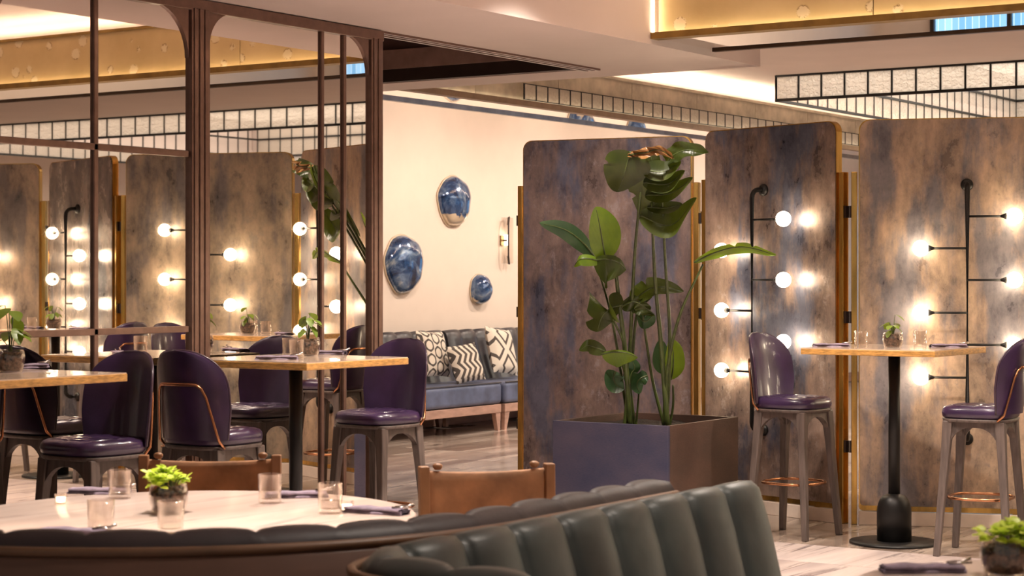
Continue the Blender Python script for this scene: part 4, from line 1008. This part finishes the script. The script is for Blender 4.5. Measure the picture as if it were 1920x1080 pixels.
# booth 1 wraps the near side of the marble table
R1 = 1.12
path1 = [(C1[0] + R1 * math.cos(a), C1[1] + R1 * math.sin(a)) for a in [math.radians(-165 + (131.5) * k / 40) for k in range(41)]]
e1 = path1[-1]; path1 += [(e1[0] + SN * s_, e1[1] + CS * s_) for s_ in (.2, .5, .86)]
booth(path1, 'dark plum curved booth wrapping the left marble table', M['darkleather'], M['boothback'], M['boothtrim'], .848, .20, -1, lean=.06, seatw=.24, bulge=.030)
p_a, p_b = Vector((.72, 5.93)), Vector((-.27, 4.49)); dd = (p_b - p_a).normalized(); nn = Vector((-dd.y, dd.x)); ANG = math.atan2(-nn.y, -nn.x)
line = [tuple(p_a.lerp(p_b, k / 6)) for k in range(7)]
cx2 = (p_b.x + .20 * nn.x, p_b.y + .20 * nn.y)
arc2 = [(cx2[0] + .20 * math.cos(a), cx2[1] + .20 * math.sin(a)) for a in [ANG + math.radians(85 * k / 10) for k in range(1, 11)]]
la = arc2[-1]; ta_ = ANG + math.radians(85 + 90)
path2 = line + arc2 + [(la[0] + math.cos(ta_) * s_, la[1] + math.sin(ta_) * s_) for s_ in (.15, .35)]
booth(path2, 'green-grey channelled leather booth in the centre foreground', M['teal'], M['boothback'], M['boothtrim'], .836, .215, -1, lean=.12, bulge=.045, seatw=.30)

def tan_chair(Xc, Yc, rz, label, wd=.46):
    p_ = cwv(Xc, Yc); root = thing('dining_chair', label, 'chair', (p_.x, p_.y, 0), rz, 'tan suede dining chairs'); h = wd / 2
    e = MB(); n = 14
    def P(i, j):
        u = -1 + 2 * i / n; zz = (.60, .63, .765, .792, .798, .792, .765, .63, .60)[j]; off = (.0, .0, .0, .004, .014, .024, .028, .028, .028)[j]
        return (u * h, -.20 - off - .02 * (1 - u * u) - .04 * (zz - .6), zz - .012 * (1 - u * u))
    e.grid(P, n + 1, 9); e.add([P(0, j) for j in range(9)], [tuple(range(9))]); e.add([P(n, j) for j in range(9)], [tuple(reversed(range(9)))]); e.build('back_sling', M['tan'], root)
    for s_ in (-1, 1):
        e = MB(); e.hexa([(s_ * h - .016, -.20, 0), (s_ * h + .016, -.20, 0), (s_ * h + .016, -.165, 0), (s_ * h - .016, -.165, 0)],
                         [(s_ * h - .017, -.235, .812), (s_ * h + .017, -.235, .812), (s_ * h + .017, -.195, .812), (s_ * h - .017, -.195, .812)]); e.build('back_post', M['tanwood'], root, bev=.004)
        e = MB(); e.lathe([(.010, .0), (.017, .008), (.017, .016), (.008, .022)], 12, (s_ * (h - .05), -.225, .798)); e.build('strap_knob', M['tanwood'], root)
        e = MB(); e.hexa([(s_ * h - .015, .19, 0), (s_ * h + .015, .19, 0), (s_ * h + .015, .22, 0), (s_ * h - .015, .22, 0)],
                         [(s_ * h - .018, .17, .44), (s_ * h + .018, .17, .44), (s_ * h + .018, .21, .44), (s_ * h - .018, .21, .44)]); e.build('leg', M['tanwood'], root, bev=.004)
    e = MB(); e.box(-h, h, -.2, .22, .43, .475); e.build('seat', M['tan'], root, bev=.018, seg=3)
    return root
tan_chair(-1.08, 6.78, math.radians(33.5) + PI + .02, 'tan suede dining chair behind the small lime plant', .475)
tan_chair(-.03, 6.42, math.radians(33.5) + PI + .26, 'tan suede dining chair between marble table and indigo planter', .44)

# things on the left marble table
LT = .75
for px, py, lab in ((225, 934, 'tumbler with water behind and left of the lime plant'), (189, 998, 'tumbler nearest the booth at the left of the marble table'),
                    (320, 1000, 'tumbler in front of the lime plant'), (506, 943, 'tumbler right of the lime plant by the tan chair'), (619, 962, 'tumbler at the right side of the left marble table')):
    t_ = mk_tumbler(lab, .037, .089, .42 if px in (225, 506, 619) else 0); t_.location = at(px, py, LT)
pot('potted_plant', 'bushy lime green plant in square-sided glass pot on the left marble table', at(316, 962, LT), r=.058, h=.088, kind='lime', seed=21)
for px, py, rz, lab in ((186, 925, .5, 'folded napkin at the far left of the left marble table'), (556, 932, .75, 'folded napkin between two tumblers near the tan chair'),
                        (140, 1003, .3, 'folded napkin by the booth at the near left of the marble table'), (705, 962, .15, 'folded napkin at the right rim of the left marble table')):
    copy_tree(nap, at(px, py, LT), rz, lab)
def tealight(px, py, lab):
    root = thing('candle_holder', lab, 'candle', at(px, py, LT), 0, 'small glowing glass candle holders')
    e = MB(); e.lathe([(.001, 0), (.017, 0), (.02, .03), (.018, .03), (.015, .004), (.001, .004)], 20); e.build('glass_cup', M['glass'], root)
    e = MB(); e.lathe([(.001, .0045), (.0145, .0045), (.0155, .02), (.001, .021)], 16); e.build('candle', M['candle'], root)
tealight(651, 958, 'small glowing candle beside the rightmost tumbler'); tealight(114, 944, 'small glowing candle on the left of the marble table')
# things on the right foreground table
pot('potted_plant', 'bushy lime green plant cut by the bottom right corner', at(1886, 1078, LT), r=.06, h=.085, kind='lime', seed=33)
copy_tree(nap, at(1730, 1072, LT), math.radians(35), 'folded napkin on the veined marble table at the bottom right')

# ------------------------------------------------------------------ lights' own fixtures
def downlight_fixture(x, y, z, lab):
    root = thing('ceiling_downlight', lab, 'lamp', (x, y, z), 0, 'recessed round downlights')
    e = MB(); e.lathe([(.045, -.004), (.06, -.006), (.062, 0), (.04, .0)], 20); e.build('trim_ring', M['dltrim'], root)
for x, y, lab in ((-4.6, 6.4, 'small round recessed downlight above the purple stools'), (-3.4, 8.9, 'small round recessed downlight in front of the gold soffit'), (-7.4, 13.4, 'small round recessed downlight beside the travertine soffit')): downlight_fixture(x, y, ZC - .001, lab)
